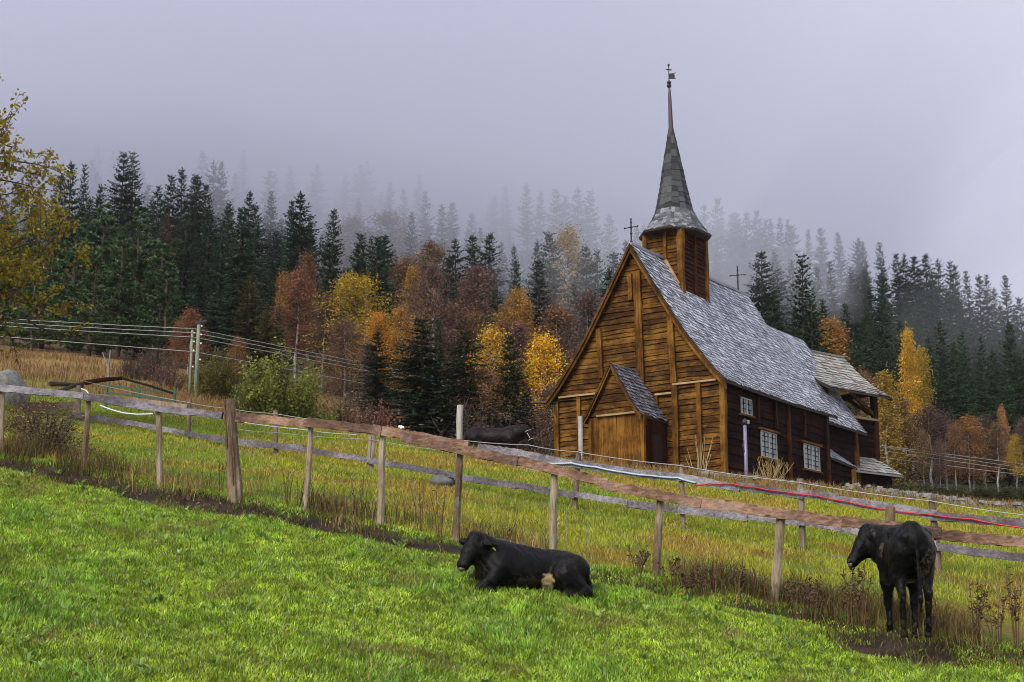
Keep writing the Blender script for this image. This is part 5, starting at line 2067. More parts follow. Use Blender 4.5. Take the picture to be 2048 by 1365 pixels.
def bush_meshes(seed, twiggy=False):
    """2 m tall dome of leaves on many stems"""
    rg = np.random.default_rng(seed)
    b = MB()
    B, D, L, Wd, C = [], [], [], [], []
    n = 70
    for i in range(n):
        az, el = rg.uniform(0, 2 * PI), math.asin(rg.uniform(.02, 1))
        Lb = rg.uniform(.7, 1.05)
        tip = np.array([math.cos(az) * math.cos(el) * 1.15, math.sin(az) * math.cos(el) * 1.15, 1.75 * math.sin(el) + .15]) * Lb
        base = np.array([tip[0] * .15, tip[1] * .15, -.25])
        midp = (base + tip) / 2 + np.array([0, 0, .15])
        b.tube([base, midp, tip], [.022, .014, .004], 3)
        cl = rg.uniform(.65, 1.35)
        for q in range(30 if twiggy else 190):
            s = rg.uniform(.35, 1.05)
            c = base + (tip - base) * s + np.array([0, 0, .15 * 4 * s * (1 - s) * .5]) + rg.normal(0, .10, 3)
            B.append(c); D.append(rg.normal(0, 1, 3) + np.array([0, 0, .2])); L.append(rg.uniform(.05, .10)); Wd.append(rg.uniform(.03, .055)); C.append(cl * rg.uniform(.5, 1.5) * (.75 + .35 * s))
        if twiggy:
            for q in range(9):
                s = rg.uniform(.4, .95)
                c = base + (tip - base) * s
                b.tube([c, c + rg.normal(0, .16, 3) + np.array([0, 0, .16])], [.007, .003], 3)
    B, D = np.array(B), np.array(D)
    V = quad_soup(B, D, rg.normal(0, 1, (len(B), 3)), np.array(L), np.array(Wd))
    cr = tri_mesh('bush_foliage', V, 4, np.clip(np.array(C), .2, 2)[:, None] * np.array([1, 1, 1]))
    tr = b.build('tmp', M['bark']); me = tr.data; bpy.data.objects.remove(tr)
    cr.materials.append(M['leaf'])
    return me, cr


LIB = {}


def build_lib():
    LIB['s'] = [spruce_meshes(1, 1.0), spruce_meshes(2, .85, .2), spruce_meshes(3, 1.12, .3), spruce_meshes(4, .95, .35, dense=.8), spruce_meshes(5, .75, .22)]
    LIB['st'] = [spruce_meshes(6, 1.05, .3, tint=.75), spruce_meshes(7, .95, .3, tint=.55)]
    LIB['p'] = [pine_meshes(11), pine_meshes(12), pine_meshes(13)]
    LIB['b'] = [birch_meshes(21, 'oval', 8200, .30, .125), birch_meshes(22, 'oval', 7600, .26, .125), birch_meshes(23, 'spire', 7600, .16, .125), birch_meshes(24, 'oval', 5600, .34, .12)]
    LIB['bs'] = [birch_meshes(25, 'spire', 8800, .12, .13), birch_meshes(26, 'spire', 7400, .18, .125)]
    LIB['br'] = [birch_meshes(27, 'round', 11500, .22, .135, 3), birch_meshes(28, 'round', 9500, .2, .135, 2)]
    LIB['bt'] = [birch_meshes(29, 'oval', 5200, .40, .12), birch_meshes(30, 'oval', 4600, .45, .12)]
    LIB['bu'] = [bush_meshes(41), bush_meshes(42)]
    LIB['bb'] = [bush_meshes(43, True), bush_meshes(44, True)]


HREF = {'s': 16.0, 'st': 16.0, 'p': 14.4, 'b': 10.0, 'bs': 10.0, 'br': 10.0, 'bt': 10.0, 'bu': 1.9, 'bb': 1.95}
NAMES = {'s': ('spruce_tree', 'spruce'), 'st': ('spruce_tree', 'spruce'), 'p': ('pine_tree', 'pine'), 'b': ('birch_tree', 'birch'), 'bs': ('birch_tree', 'birch'), 'br': ('broadleaf_tree', 'tree'), 'bt': ('birch_tree', 'birch'), 'bu': ('bush', 'bush'), 'bb': ('bush', 'bush')}
TREE_XY = []
TREES_OUT = []


def tree(kind, x, y, h, color, label, group, wide=1.0, var=None, ground=None):
    tr, cr = LIB[kind][random.randrange(len(LIB[kind])) if var is None else var % len(LIB[kind])]
    nm, cat = NAMES[kind]
    g = H(x, y) if ground is None else ground
    root = empty(nm, (x, y, g - .15))
    root.rotation_euler = (R(random.uniform(-1.5, 1.5)), R(random.uniform(-1.5, 1.5)), random.uniform(0, 2 * PI))
    s = h / HREF[kind]
    root.scale = (s * wide, s * wide, s)
    tag(root, label, cat, group)
    a = link('stem' if kind in ('bu', 'bb') else 'trunk', tr, None, root)
    c = link('foliage' if kind in ('bu', 'bb') else 'crown', cr, None, root)
    c.color = (*color, 1)
    TREE_XY.append((x, y, h * .16 * wide))
    return root


G_S = (.027, .054, .023)      # dark spruce
G_S2 = (.034, .066, .026)
G_P = (.058, .098, .036)      # pine, a little warmer
G_BL = (.020, .042, .034)     # blue-green
YEL = (.52, .31, .028)
YOL = (.34, .24, .030)
ORA = (.35, .185, .034)
RUS = (.185, .10, .045)
MAU = (.135, .080, .066)
BRN = (.20, .115, .055)

ORD = 'first second third fourth fifth sixth seventh eighth ninth tenth eleventh twelfth thirteenth fourteenth fifteenth sixteenth seventeenth eighteenth nineteenth twentieth twenty-first twenty-second twenty-third twenty-fourth twenty-fifth twenty-sixth twenty-seventh twenty-eighth twenty-ninth thirtieth thirty-first thirty-second thirty-third thirty-fourth'.split()


def put(kind, px, topy, Y, color, label, group, wide=1.0, var=None, jit=True):
    p = at(px, topy, Y)
    g = H(p[0], p[1])
    h = p[2] - g + .15
    if jit:
        k = random.uniform(.85, 1.15)
        color = tuple(c * k * random.uniform(.94, 1.06) for c in color)
    if kind == 's': wide *= random.uniform(.85, 1.2)
    TREES_OUT.append((kind, px, topy, Y, round(h, 1)))
    return tree(kind, p[0], p[1], max(1.0, h), color, label, group, wide, var)


def row(lst, fmt, group, kind='s', color=G_S, wide=1.0):
    lst = sorted(lst)
    for i, (px, ty, Y, *rest) in enumerate(lst):
        put(kind, px, ty, Y, color, fmt.format(ORD[i]), group, (rest[0] if rest else 1.0) * wide)


def build_forest():
    SP, BI = 'spruces on the wooded slope', 'autumn birches on the wooded slope'
    # --- right skyline, counted from the turret
    row([(1408, 411, 205), (1428, 398, 208, .9), (1460, 427, 206), (1473, 428, 210, .8), (1493, 424, 208), (1512, 422, 212), (1523, 438, 207, .8), (1543, 440, 212), (1561, 436, 208), (1573, 440, 212, .8), (1586, 450, 209), (1612, 457, 211, .7), (1644, 455, 207), (1682, 465, 210, .9), (1708, 481, 207), (1720, 479, 212, .8), (1732, 484, 209, .8), (1765, 485, 212)],
        '{} spruce along the misty skyline, counted rightwards from the ridge turret', 'skyline spruces right of the turret')
    row([(2040, 594, 212), (2008, 553, 196, .95), (1982, 577, 211, .8), (1967, 550, 209, .8), (1954, 549, 206), (1937, 541, 208), (1906, 530, 211), (1891, 521, 208), (1870, 520, 213), (1849, 510, 208), (1826, 511, 211), (1808, 508, 208, .9), (1796, 507, 212, .8)],
        '{} spruce from the left along the lower right end of the skyline', 'skyline spruces at the right end')
    # --- upper right slope
    row([(1430, 505, 190), (1500, 520, 185), (1545, 505, 165), (1585, 520, 160), (1630, 535, 158), (1665, 525, 165), (1700, 545, 160), (1735, 540, 165), (1770, 551, 158, 1.1), (1815, 585, 150), (1833, 563, 160), (1867, 549, 158, 1.05), (1897, 583, 152), (1925, 600, 160), (1942, 632, 150), (1970, 662, 146), (1998, 612, 158), (2030, 620, 152)],
        '{} spruce from the turret in the band just below the right skyline', 'spruces below the right skyline', color=G_S2)
    row([(1508, 612, 124), (1548, 610, 118), (1590, 612, 122), (1608, 650, 112), (1640, 600, 126), (1690, 610, 124), (1712, 680, 104), (1740, 625, 120), (1762, 680, 106, .9), (1782, 684, 110, .9), (1800, 640, 122), (1880, 640, 120), (1910, 690, 100, 1.25), (1932, 694, 104, 1.15), (1858, 690, 104, .9), (1985, 700, 106, 1.1), (2010, 735, 98), (2030, 708, 108, 1.1), (1960, 720, 100)],
        '{} spruce from the left on the mid slope above bell tower and golden birches', 'spruces on the middle right slope', color=G_S2)
    put('s', 1709, 685, 96, G_S2, 'small pointed spruce standing just above the bell tower ridge', SP, .9)
    # --- birches of the right slope
    put('bs', 1626, 636, 108, RUS, 'small rusty birch tip peeping among spruces behind the chancel roof', BI, 1.2)
    put('bs', 1665, 646, 100, ORA, 'orange cone-shaped birch just above the chancel ridge', BI, 1.5, 0)
    put('br', 1722, 745, 84, RUS, 'low rust-brown tree half hidden behind the bell tower roof', BI)
    put('bs', 1812, 668, 92, YEL, 'tallest slender golden birch right of the bell tower', BI, .8, 0)
    put('bs', 1838, 702, 94, YOL, 'dull yellow birch leaning on the right side of the tallest golden birch', BI, 1.0)
    put('bs', 1769, 752, 74, (.36, .22, .035), 'broad golden birch next to the open bell tower post', BI, 1.3, 0)
    put('bs', 1806, 800, 76, BRN, 'brownish birch low between the golden birches and the bare grove', BI, 1.3, 1)
    put('bt', 1858, 815, 77, MAU, 'mauve half-bare birch at the left end of the white-stemmed grove', BI, 1.8)
    put('bt', 1885, 828, 78, MAU, 'mauve birch between the first and the orange-brown crowns of the grove', BI, 1.7)
    put('bt', 1905, 850, 74, BRN, 'thin birch with white stem in the middle of the bare grove', BI, 1.0)
    put('br', 1932, 836, 77, (.25, .135, .04), 'round orange-brown crown over white stems in the right grove', BI, 1.3)
    put('bt', 1964, 835, 79, MAU, 'mauve crowned birch right of the round orange-brown crown', BI, 1.9)
    put('bt', 1990, 850, 76, BRN, 'brown half-bare birch near the right picture edge', BI, 1.6)
    put('bs', 2006, 818, 84, (.36, .19, .08), 'small peach-coloured birch tip above the grove at the right', BI, .8)
    put('bt', 2027, 872, 70, YEL, 'little golden birch on a bare white stem at the right picture edge', BI, .9)
    put('bt', 1842, 862, 72, BRN, 'slender bare-stemmed birch just right of the broad golden one', BI, .8)
    put('bt', 1875, 880, 71, MAU, 'short white-stemmed birch at the front of the right grove', BI, .8)
    put('br', 2046, 838, 86, MAU, 'mauve bushy tree cut off by the right picture edge', BI, .9)
    row([(1760, 830, 86), (1800, 850, 84), (1838, 845, 87), (1872, 860, 85), (1905, 850, 88), (1940, 865, 85), (1975, 850, 88), (2010, 865, 84), (2045, 850, 87)],
        '{} low dark spruce from the left behind the white stems of the right grove', 'dark spruces behind the right grove', 's', (.012, .024, .014), 1.5)
    # --- left dark wood
    row([(40, 470, 86, 1.1), (100, 440, 88, 1.1), (157, 424, 84, 1.1), (214, 410, 86, 1.15), (250, 455, 82), (287, 417, 84, 1.25), (325, 480, 82, 1.1), (75, 530, 80, 1.1), (190, 505, 78, 1.2), (340, 520, 80, 1.1)],
        '{} pine from the left in the dark pine mass left of the poles', 'dark pines at the left', 'p', G_P)
    row([(120, 345, 112), (149, 326, 110), (173, 333, 114, .75), (196, 371, 104), (247, 305, 150), (275, 305, 152), (312, 373, 135), (323, 396, 108, .6), (342, 350, 150), (373, 338, 150), (391, 350, 155)],
        '{} spruce from the left rising behind the dark pines', 'spruces behind the pines')
    put('st', 339, 424, 104, (.035, .03, .013), 'small brownish larch-like conifer at the right shoulder of the pine mass', SP, .8)
    row([(200, 290, 330), (225, 300, 335), (410, 303, 260), (485, 300, 330), (542, 342, 250), (580, 332, 300), (632, 328, 290), (718, 328, 300), (735, 322, 310), (781, 365, 260), (810, 377, 250), (690, 350, 300), (835, 350, 300), (1010, 370, 300), (985, 390, 290)],
        '{} ghostly spruce from the left nearly swallowed by the low cloud', 'ghost spruces in the cloud')
    row([(434, 323, 185), (449, 326, 188), (368, 428, 98), (394, 353, 140), (420, 367, 142, .8), (412, 421, 96), (440, 450, 92), (455, 405, 118), (494, 384, 145), (513, 412, 130), (544, 384, 170), (582, 402, 140), (603, 384, 125, 1.25), (620, 430, 128), (665, 420, 108)],
        '{} spruce from the left between the poles and the first yellow tree', 'spruces right of the poles', color=G_S)
    row([(716, 486, 128), (728, 468, 112), (761, 476, 100), (818, 423, 180), (855, 382, 205), (882, 410, 200), (901, 406, 205), (898, 513, 90), (917, 478, 118), (948, 470, 148), (973, 468, 118), (1036, 525, 97), (1030, 490, 160, .8), (1070, 482, 140, .8), (1100, 464, 134, 1.1), (1173, 490, 135), (1193, 500, 138), (1224, 506, 140), (1248, 480, 150), (1274, 455, 190), (991, 577, 98)],
        '{} spruce from the left standing clear above the birches on the central slope', 'spruces on the central slope')
    row([(1058, 368, 235, 1.1), (1078, 383, 238), (1113, 381, 230), (1130, 395, 236), (1161, 377, 226), (1184, 383, 224, 1.1), (1221, 429, 222), (1290, 450, 216)],
        '{} pale grey spruce of the misty clump up the slope left of the spire', 'misty clump left of the spire')
    # --- near spruces
    put('s', 759, 665, 64, G_S, 'dark young spruce just left of the largest dark one in the centre', SP, 1.75)
    put('s', 851, 636, 61, G_S, 'largest broad dark spruce in front of the birches, left of the horse', SP, 2.1, 2)
    put('s', 923, 660, 62, G_S, 'dark spruce straight above the horse', SP, 1.6)
    put('s', 1019, 668, 63, G_S2, 'pointed dark spruce between the two bright yellow birches', SP, 1.5, 0)
    put('s', 880, 640, 74, G_S, 'small spruce behind the right shoulder of the largest dark one', SP, 1.0)
    put('s', 1056, 782, 61, G_BL, 'low blue-green conifer close to the left church corner', SP, 1.7)
    put('s', 1178, 640, 84, G_BL, 'blue-green spruce half hidden by the left gable edge', SP, 1.2)
    put('st', 503, 553, 74, (.040, .050, .02), 'young spruce with yellow-brown tips above the big green bush', SP, 1.3, 0)
    put('st', 536, 608, 70, (.045, .055, .018), 'olive young spruce with ochre tips right of the yellow-tipped one', SP, 1.4, 1)
    put('s', 563, 612, 72, G_S, 'narrow dark spruce against the tall rust-coloured birch', SP, .9)
    # --- autumn trees of the centre
    put('b', 598, 545, 86, (.22, .10, .055), 'tall broad rust and mauve birch above the big green bush', BI, 1.35, 0)
    put('b', 568, 553, 90, ORA, 'orange birch leaning on the left of the tall rust one', BI, .9)
    put('b', 648, 592, 84, MAU, 'mauve nearly bare birch between the tall rust one and the yellow tree', BI, 1.0)
    put('br', 715, 553, 84, (.40, .29, .028), 'broad rounded yellow-green tree, widest autumn crown of the centre', BI, 1.35, 0)
    put('br', 694, 640, 74, (.16, .09, .05), 'wide brown and mauve tree below the broad yellow one', BI, 1.2, 1)
    put('b', 738, 690, 68, MAU, 'mauve twiggy birch low between yellow tree and dark young spruce', BI, 1.2)
    put('b', 757, 628, 80, (.48, .25, .03), 'orange-yellow birch right above the dark young spruce', BI, 1.2)
    put('b', 800, 620, 82, ORA, 'orange birch between the two dark spruces of the centre', BI, 1.1)
    put('b', 830, 634, 84, YEL, 'golden birch tip touching the largest dark spruce', BI, .8)
    put('b', 815, 521, 112, RUS, 'tall hazy rust birch on the upper central slope', BI, 1.35, 1)
    put('b', 829, 542, 104, ORA, 'orange birch in front of the hazy rust one', BI, 1.0)
    put('b', 861, 588, 94, ORA, 'orange birch above the right shoulder of the largest dark spruce', BI, 1.1)
    put('b', 951, 541, 104, MAU, 'mauve domed birch below the three clear spruces', BI, 1.6, 0)
    put('b', 910, 614, 82, RUS, 'wide rust-orange birch behind the spruce above the horse', BI, 1.6, 1)
    put('b', 955, 622, 84, RUS, 'rust birch right of the wide rust-orange one', BI, 1.3)
    put('b', 1022, 584, 92, ORA, 'orange birch with a spiky top above the two yellow birches', BI, 1.1)
    put('b', 1044, 610, 88, ORA, 'orange-yellow birch just right of the spiky-topped orange one', BI, 1.0)
    put('b', 1000, 640, 80, RUS, 'rust birch filling the gap behind the left yellow birch', BI, 1.2)
    put('b', 1030, 655, 76, MAU, 'mauve birch behind the pointed dark spruce', BI, 1.3)
    put('b', 1114, 618, 82, RUS, 'rust-brown oval birch left of the church gable', BI, 1.35, 0)
    put('b', 1176, 590, 92, MAU, 'mauve bare birch touching the left roof edge', BI, 1.1)
    put('b', 985, 656, 64, YEL, 'bright yellow birch left of the pointed dark spruce', BI, 1.1, 3)
    put('b', 1081, 674, 64, (.62, .36, .025), 'brightest yellow oval birch right of the pointed dark spruce', BI, 1.15, 1)
    put('b', 1128, 460, 150, (.42, .27, .06), 'tall hazy yellow birch beside the biggest central spruces', BI, 1.1)
    put('b', 772, 430, 190, RUS, 'faint rusty birch in mist above the broad yellow tree', BI, 2.0)
    put('b', 705, 440, 190, RUS, 'faint rust-brown birch in the mist left of the hazy one', BI, 1.8)
    put('b', 868, 490, 150, BRN, 'pale brown birch in mist behind the central slope', BI, 1.2)
    put('b', 385, 622, 70, (.19, .09, .045), 'pinkish rust birch right behind the power poles', BI, 1.4, 0)
    put('b', 352, 645, 73, (.17, .085, .04), 'rusty birch left of the power poles', BI, 1.0)
    put('br', 480, 678, 66, (.21, .10, .05), 'rust-brown bushy tree between poles and the big green bush', BI, .9)
    put('b', 1100, 770, 60, MAU, 'mauve twiggy tree between blue-green conifer and church corner', BI, 1.4, 3)
    put('b', 960, 740, 62, BRN, 'brown bare thicket tree behind the back of the horse', BI, 1.8, 3)
    # --- bushes
    BU = 'bushes at the forest edge'
    put('bu', 562, 697, 57, (.15, .17, .03), 'big rounded yellow-green bush behind the fence right of the poles', BU, 1.05)
    put('bu', 438, 700, 64, (.13, .125, .025), 'olive bush between power poles and thick corner post', BU, .95)
    put('bu', 405, 735, 66, (.16, .10, .03), 'brownish olive bush at the foot of the power poles', BU, .9)
    put('bu', 505, 755, 56, (.12, .13, .03), 'dark olive bush on the left flank of the big green bush', BU, .9)
    put('bb', 265, 700, 66, MAU, 'grey-mauve leafless bush under the pines left of the poles', BU, 1.2)
    put('bb', 310, 690, 68, (.17, .08, .07), 'purple-brown leafless bush just left of the power poles', BU, 1.2)
    put('bb', 345, 715, 64, (.16, .085, .06), 'brown leafless bush touching the thinner pole', BU, 1.1)
    put('bb', 755, 798, 50, (.27, .105, .07), 'small rust-red bushy tree above the brown rail', BU, 1.1)
    put('bb', 690, 780, 60, (.22, .14, .05), 'dry ochre bush left of the small rust-red one', BU, 1.6)
    put('bb', 1105, 850, 58, MAU, 'leafless mauve bush by the left church corner', BU, 1.2)
    put('bb', 955, 800, 58, (.10, .06, .05), 'dark twiggy bush just behind the horse', BU, 1.6)
    put('bb', 60, 830, 27, (.21, .12, .03), 'rusty bramble bush behind the fence at the far left', BU, 1.5)
    put('bb', 95, 872, 23.6, (.20, .15, .06), 'low tangled weed bush at the fence foot on the left', BU, 1.6)
    for px, ty in ((1850, 965), (1885, 970), (1925, 975), (1965, 978), (2000, 972), (2035, 980), (1815, 955)):
        put('bu', px, ty, 66, (.06, .062, .022), 'dark olive undergrowth bush at the foot of the right birch grove', 'undergrowth under the right grove', 1.7)
    # --- leafless stems by the church wall
    for (px, ty, base_y, Yb, n, sp, lab, col_) in ((1402, 868, 958, 50.6, 13, .75, 'tall pale thin leafless shrub before the gable corner', None), (1540, 915, 978, 50.0, 26, .95, 'straw-coloured leafless bush below the first big window', None)):
        p = at(px, base_y, Yb); g = H(p[0], p[1]); hh = at(px, ty, Yb)[2] - g
        b = MB()
        for i in range(n):
            a = random.uniform(0, 2 * PI); r_ = random.uniform(.1, 1) * sp
            k = random.uniform(.55, 1.0)
            tip = Vector((math.cos(a) * r_, math.sin(a) * r_ * .6, hh * k))
            b.tube([(tip.x * .25, tip.y * .25, -.1), tip * .55 + Vector((random.uniform(-.05, .05), 0, 0)), tip], [.011, .008, .004], 4)
            if n > 20:
                for q in range(3):
                    c = tip * random.uniform(.45, .9)
                    b.tube([c, c + Vector((random.uniform(-.2, .2), random.uniform(-.2, .2), .3))], [.010, .004], 3)
        root = b.build('shrub', plain('pale_twigs', (.40, .34, .20) if n < 20 else (.36, .26, .10), .8))
        root.location = (p[0], p[1], g)
        tag(root, lab, 'shrub')
    # white-barked sapling
    p = at(217, 785, 57); g = H(p[0], p[1]); hh = at(210, 700, 57)[2] - g
    b = MB(); b.tube([(0, 0, -.2), (-.05, 0, hh * .5), (-.02, 0, hh)], [.06, .05, .02], 6)
    b.tube([(-.05, 0, hh * .5), (-.35, .1, hh * .95)], [.03, .01], 5)
    o = b.build('sapling', M['bark_birch']); o.location = (p[0], p[1], g)
    tag(o, 'thin white-barked bare sapling under the left pines', 'sapling')
    fill_forest()


def fill_forest():
    rg = random.Random(5)
    lim_px = [-200, 0, 150, 250, 400, 500, 600, 700, 900, 1000, 1100, 1200, 1300, 1420, 1550, 1700, 1850, 2000, 2060, 2300]
    lim_y = [350, 350, 360, 340, 380, 400, 420, 440, 450, 455, 430, 440, 470, 440, 465, 500, 530, 590, 615, 680]
    placed = {'s': 0, 'b': 0}
    tries = 0
    while placed['s'] + placed['b'] < 250 and tries < 16000:
        tries += 1
        px = rg.uniform(-160, 2200)
        Y = rg.uniform(78, 330) if rg.random() < .75 else rg.uniform(78, 130)
        if px > 1230 and Y > 222: continue
        if 1240 < px < 1545 and Y < 175: continue
        if px < 340 and Y < 100: continue
        if px > 1690 and Y < 97: continue
        t = (px - 1024) / 3068
        x = t * Y
        if any((x - a) ** 2 + (Y - b) ** 2 < (1.5 + c + Y * .006) ** 2 for a, b, c in TREE_XY): continue
        g = H(x, Y)
        hmax = at(px, np.interp(px, lim_px, lim_y) - (60 if Y > 230 else 0) + (25 if Y < 200 else 0), Y)[2] - g
        if hmax < 5: continue
        centre = 540 < px < 1200 and Y < 135
        right_low = False
        if placed['s'] >= 130: continue
        kind = 'b' if (centre and rg.random() < .50) or (right_low and rg.random() < .6) or (px < 1240 and rg.random() < .12) else 's'
        h = min(hmax, rg.uniform(6, 10) if kind == 'b' else rg.uniform(8, 17))
        random.seed(tries)
        if kind == 's':
            lab, grp = (('grey spruce half lost in the low cloud high on the wooded slope', 'half-hidden spruces high in the cloud') if Y > 190 and px < 1240 else
                        ('dark spruce packed among its neighbours on the slope right of the church', 'packed spruces right of the church') if px > 1240 else
                        ('dark spruce packed among its neighbours on the slope left of the church', 'packed spruces left of the church'))
            k = rg.uniform(.8, 1.25)
            tree('s', x, Y, h, tuple(c * k for c in G_S), lab, grp, rg.uniform(.95, 1.4))
        else:
            c = rg.choice([RUS, MAU, RUS, MAU, BRN, MAU])
            lab, grp = ('brown or rust birch crowded among other birches on the wooded slope', 'crowded brown birches on the slope')
            tree('b', x, Y, h, c, lab, grp, rg.uniform(1.0, 1.4))
        placed[kind] += 1
    print('fill', placed, tries)
    mass_of_spruces(lim_px, lim_y)


def mass_of_spruces(lim_px, lim_y):
    """the hundreds of smaller spruces that close the slope between the single trees"""
    src = []
    for sd in (91, 92, 93):
        me = spruce_meshes(sd, .85, .3, dense=.62, coarse=1.9)[1]
        n = len(me.vertices)
        co = np.empty(n * 3); me.vertices.foreach_get('co', co)
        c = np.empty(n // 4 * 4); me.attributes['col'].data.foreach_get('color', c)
        src.append((co.reshape(-1, 3), c.reshape(-1, 4)[:, :3]))
    rg = np.random.default_rng(17)
    V, C, spots = [], [], [(a, b) for a, b, c in TREE_XY if b > 75]
    tries = 0
    while len(V) < 400 and tries < 12000:
        tries += 1
        px = rg.uniform(-260, 2420)
        Y = rg.uniform(92, 260)
        if px > 1230 and Y > 216: continue
        if 1400 < px < 1530 and Y < 175: continue
        if px < 560 and Y < 105: continue
        if 560 < px < 1180 and Y < 118 and rg.random() < .8: continue
        x = (px - 1024) / 3068 * Y
        if any((x - a) ** 2 + (Y - b) ** 2 < 2.6 ** 2 for a, b in spots): continue
        top = np.interp(px, lim_px, lim_y) + (30 if Y < 205 else -25)
        h = min(at(px, top, Y)[2] - H(x, Y), rg.uniform(6, 13))
        if h < 4: continue
        spots.append((x, Y))
        co, c = src[rg.integers(3)]
        a = rg.uniform(0, 2 * PI); k = h / 16.0; w = k * rg.uniform(.8, 1.15)
        q = np.stack([(co[:, 0] * math.cos(a) - co[:, 1] * math.sin(a)) * w + x, (co[:, 0] * math.sin(a) + co[:, 1] * math.cos(a)) * w + Y, co[:, 2] * k + H(x, Y) - .1], 1)
        V.append(q)
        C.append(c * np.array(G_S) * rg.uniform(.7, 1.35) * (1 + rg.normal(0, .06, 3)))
    me = tri_mesh('spruce_forest', np.concatenate(V), 4, np.concatenate(C))
    o = link('spruce_forest', me, leaf_mat('forest_needles', .15, usecol=False))
    tag(o, 'dense mass of smaller dark spruces filling the wooded hillside', 'forest', kind='stuff')


def build_near_tree():
    """autumn tree at the left edge; its trunk stands outside the picture"""
    rg = np.random.default_rng(77)
    x, y = -14.7, 33.0
    g = H(x, y)
    root = empty('autumn_tree', (x, y, g))
    tag(root, 'near tree with sparse yellow-green autumn leaves reaching in at the left edge', 'tree')
    b = MB()
    topz = at(30, 125, y)[2] - g
    b.tube([(0, 0, -.4), (.05, 0, 1.4), (-.1, .1, 3.2), (.1, 0, 5.2), (.2, 0, topz - .6)], [.24, .19, .15, .09, .02], 9, jit=.05)
    zcap = topz - .85
    topz -= 1.1
    B, D, L, Wd, C = [], [], [], [], []

    def grow(p, d, length, r, depth):
        n = 4
        pts = [p]
        d = d / np.linalg.norm(d)
        for i in range(n):
            d = d + rg.normal(0, .13, 3) + np.array([0, 0, .03])
            d /= np.linalg.norm(d)
            if p[0] > np.interp(p[2], [0, 2, 4, 5.4, 6.2, 7.0], [4.1, 4.4, 4.5, 4.9, 3.9, 3.1]): d = d * np.array([-.2, 1, 1]); d /= np.linalg.norm(d)
            if p[2] > zcap: d = d * np.array([1, 1, -.3]); d /= np.linalg.norm(d)
            p = p + d * length / n
            pts.append(p)
        b.tube(pts, [r * (1 - .75 * i / n) for i in range(n + 1)], 4 if r < .03 else 6)
        if depth < 2:
            for k in range(5 if depth == 0 else 4):
                s = rg.uniform(.3, 1.0)
                i = min(n - 1, int(s * n))
                q = pts[i] + (pts[i + 1] - pts[i]) * (s * n - i)
                nd = d + rg.normal(0, .6, 3)
                grow(q, nd, length * rg.uniform(.32, .55), r * .45, depth + 1)
        bare = (pts[-1][2] + 0) < 2.0
        cnt = (0 if depth == 0 else 20 if depth == 1 else 26)
        if bare: cnt = int(cnt * .25)
        for k in range(cnt):
            s = rg.uniform(.2, 1.0)
            i = min(n - 1, int(s * n))
            q = pts[i] + (pts[i + 1] - pts[i]) * (s * n - i)
            B.append(q + rg.normal(0, .05, 3)); D.append(rg.normal(0, .7, 3) + np.array([0, 0, -.6])); L.append(rg.uniform(.075, .125)); Wd.append(rg.uniform(.05, .085)); C.append(rg.uniform(.6, 1.4))
    for i in range(64):
        z = .9 + (topz - 1.2) * (i + rg.random()) / 64
        k = z / topz
        Lm = (3.1 + 1.5 * math.sin(PI * min(1, k * 1.0))) * (1.0 if k < .75 else max(.28, 1 - (k - .75) * 2.4))
        az = rg.normal(0, 1.0) if rg.random() < .72 else rg.uniform(0, 2 * PI)
        u = np.array([math.cos(az), math.sin(az), rg.uniform(-.10, .55)])
        grow(np.array([.05, 0, z]), u, Lm * rg.uniform(.65, 1.05), .05, 0)
    B, D = np.array(B), np.array(D)
    V = quad_soup(B, D, rg.normal(0, 1, (len(B), 3)), np.array(L), np.array(Wd))
    hz = np.clip(rg.normal(.45, .3, len(B)), 0, 1)
    cols = lerp((.36, .27, .02), (.19, .20, .02), hz)
    cols = lerp(cols, (.26, .095, .02), (rg.random(len(B)) < .17) * .85) * np.array(C)[:, None]
    me = tri_mesh('crown', V, 4, np.clip(cols, 0, .9))
    b.build('trunk', M['bark'], root)
    o = link('crown', me, leaf_mat('near_leaves', .4, usecol=False), root)


def build_weeds():
    """tall dead dock plants by the fence"""
    spots = [(1383, 1128, 1185, 17.6), (1410, 1135, 1190, 17.7), (1600, 1140, 1215, 17.3), (1625, 1150, 1222, 17.2), (1700, 1130, 1240, 17.3), (1722, 1125, 1245, 17.2), (1345, 1110, 1172, 18.0), (1275, 1090, 1150, 18.4), (2032, 1130, 1300, 16.9), (1950, 1160, 1275, 17.1), (1995, 1175, 1285, 17.0), (1470, 1120, 1195, 18.0),
             (440, 900, 985, 20.9), (575, 930, 990, 20.4), (596, 945, 992, 20.4), (720, 940, 1015, 19.9), (880, 960, 1050, 19.4), (842, 955, 1045, 19.6), (1010, 1060, 1100, 19.3)]
    for i, (px, ty, by, Y) in enumerate(sorted(spots)):
        p = at(px, by, Y)
        x, yy = p[0], p[1]
        g = H(x, yy)
        hh = max(.35, at(px, ty, Y)[2] - g)
        b = MB()
        thin = px < 1100
        for k in range(4 if thin else 6):
            tip = Vector((random.uniform(-.16, .16), random.uniform(-.12, .12), hh * random.uniform(.6, 1.0)))
            b.tube([(tip.x * .2, tip.y * .2, -.04), tip * .5, tip], [.006, .005, .003], 4)
            for q in range(3 if thin else 22):
                c = tip * random.uniform(.45, 1.0)
                a = Vector((random.uniform(-1, 1), random.uniform(-1, 1), random.uniform(-.2, 1))).normalized() * random.uniform(.03, .075)
                s_ = Vector((random.uniform(-1, 1), random.uniform(-1, 1), random.uniform(-1, 1))).normalized() * .013
                b.poly([c - s_, c + a * .6 + s_, c + a, c + a * .5 - s_])
        o = b.build('weed', M['weed'])
        o.location = (x, yy, g)
        tag(o, '{} dead brown weed from the left standing along the near fence'.format(ORD[i]), 'weed', 'dead weeds along the near fence')


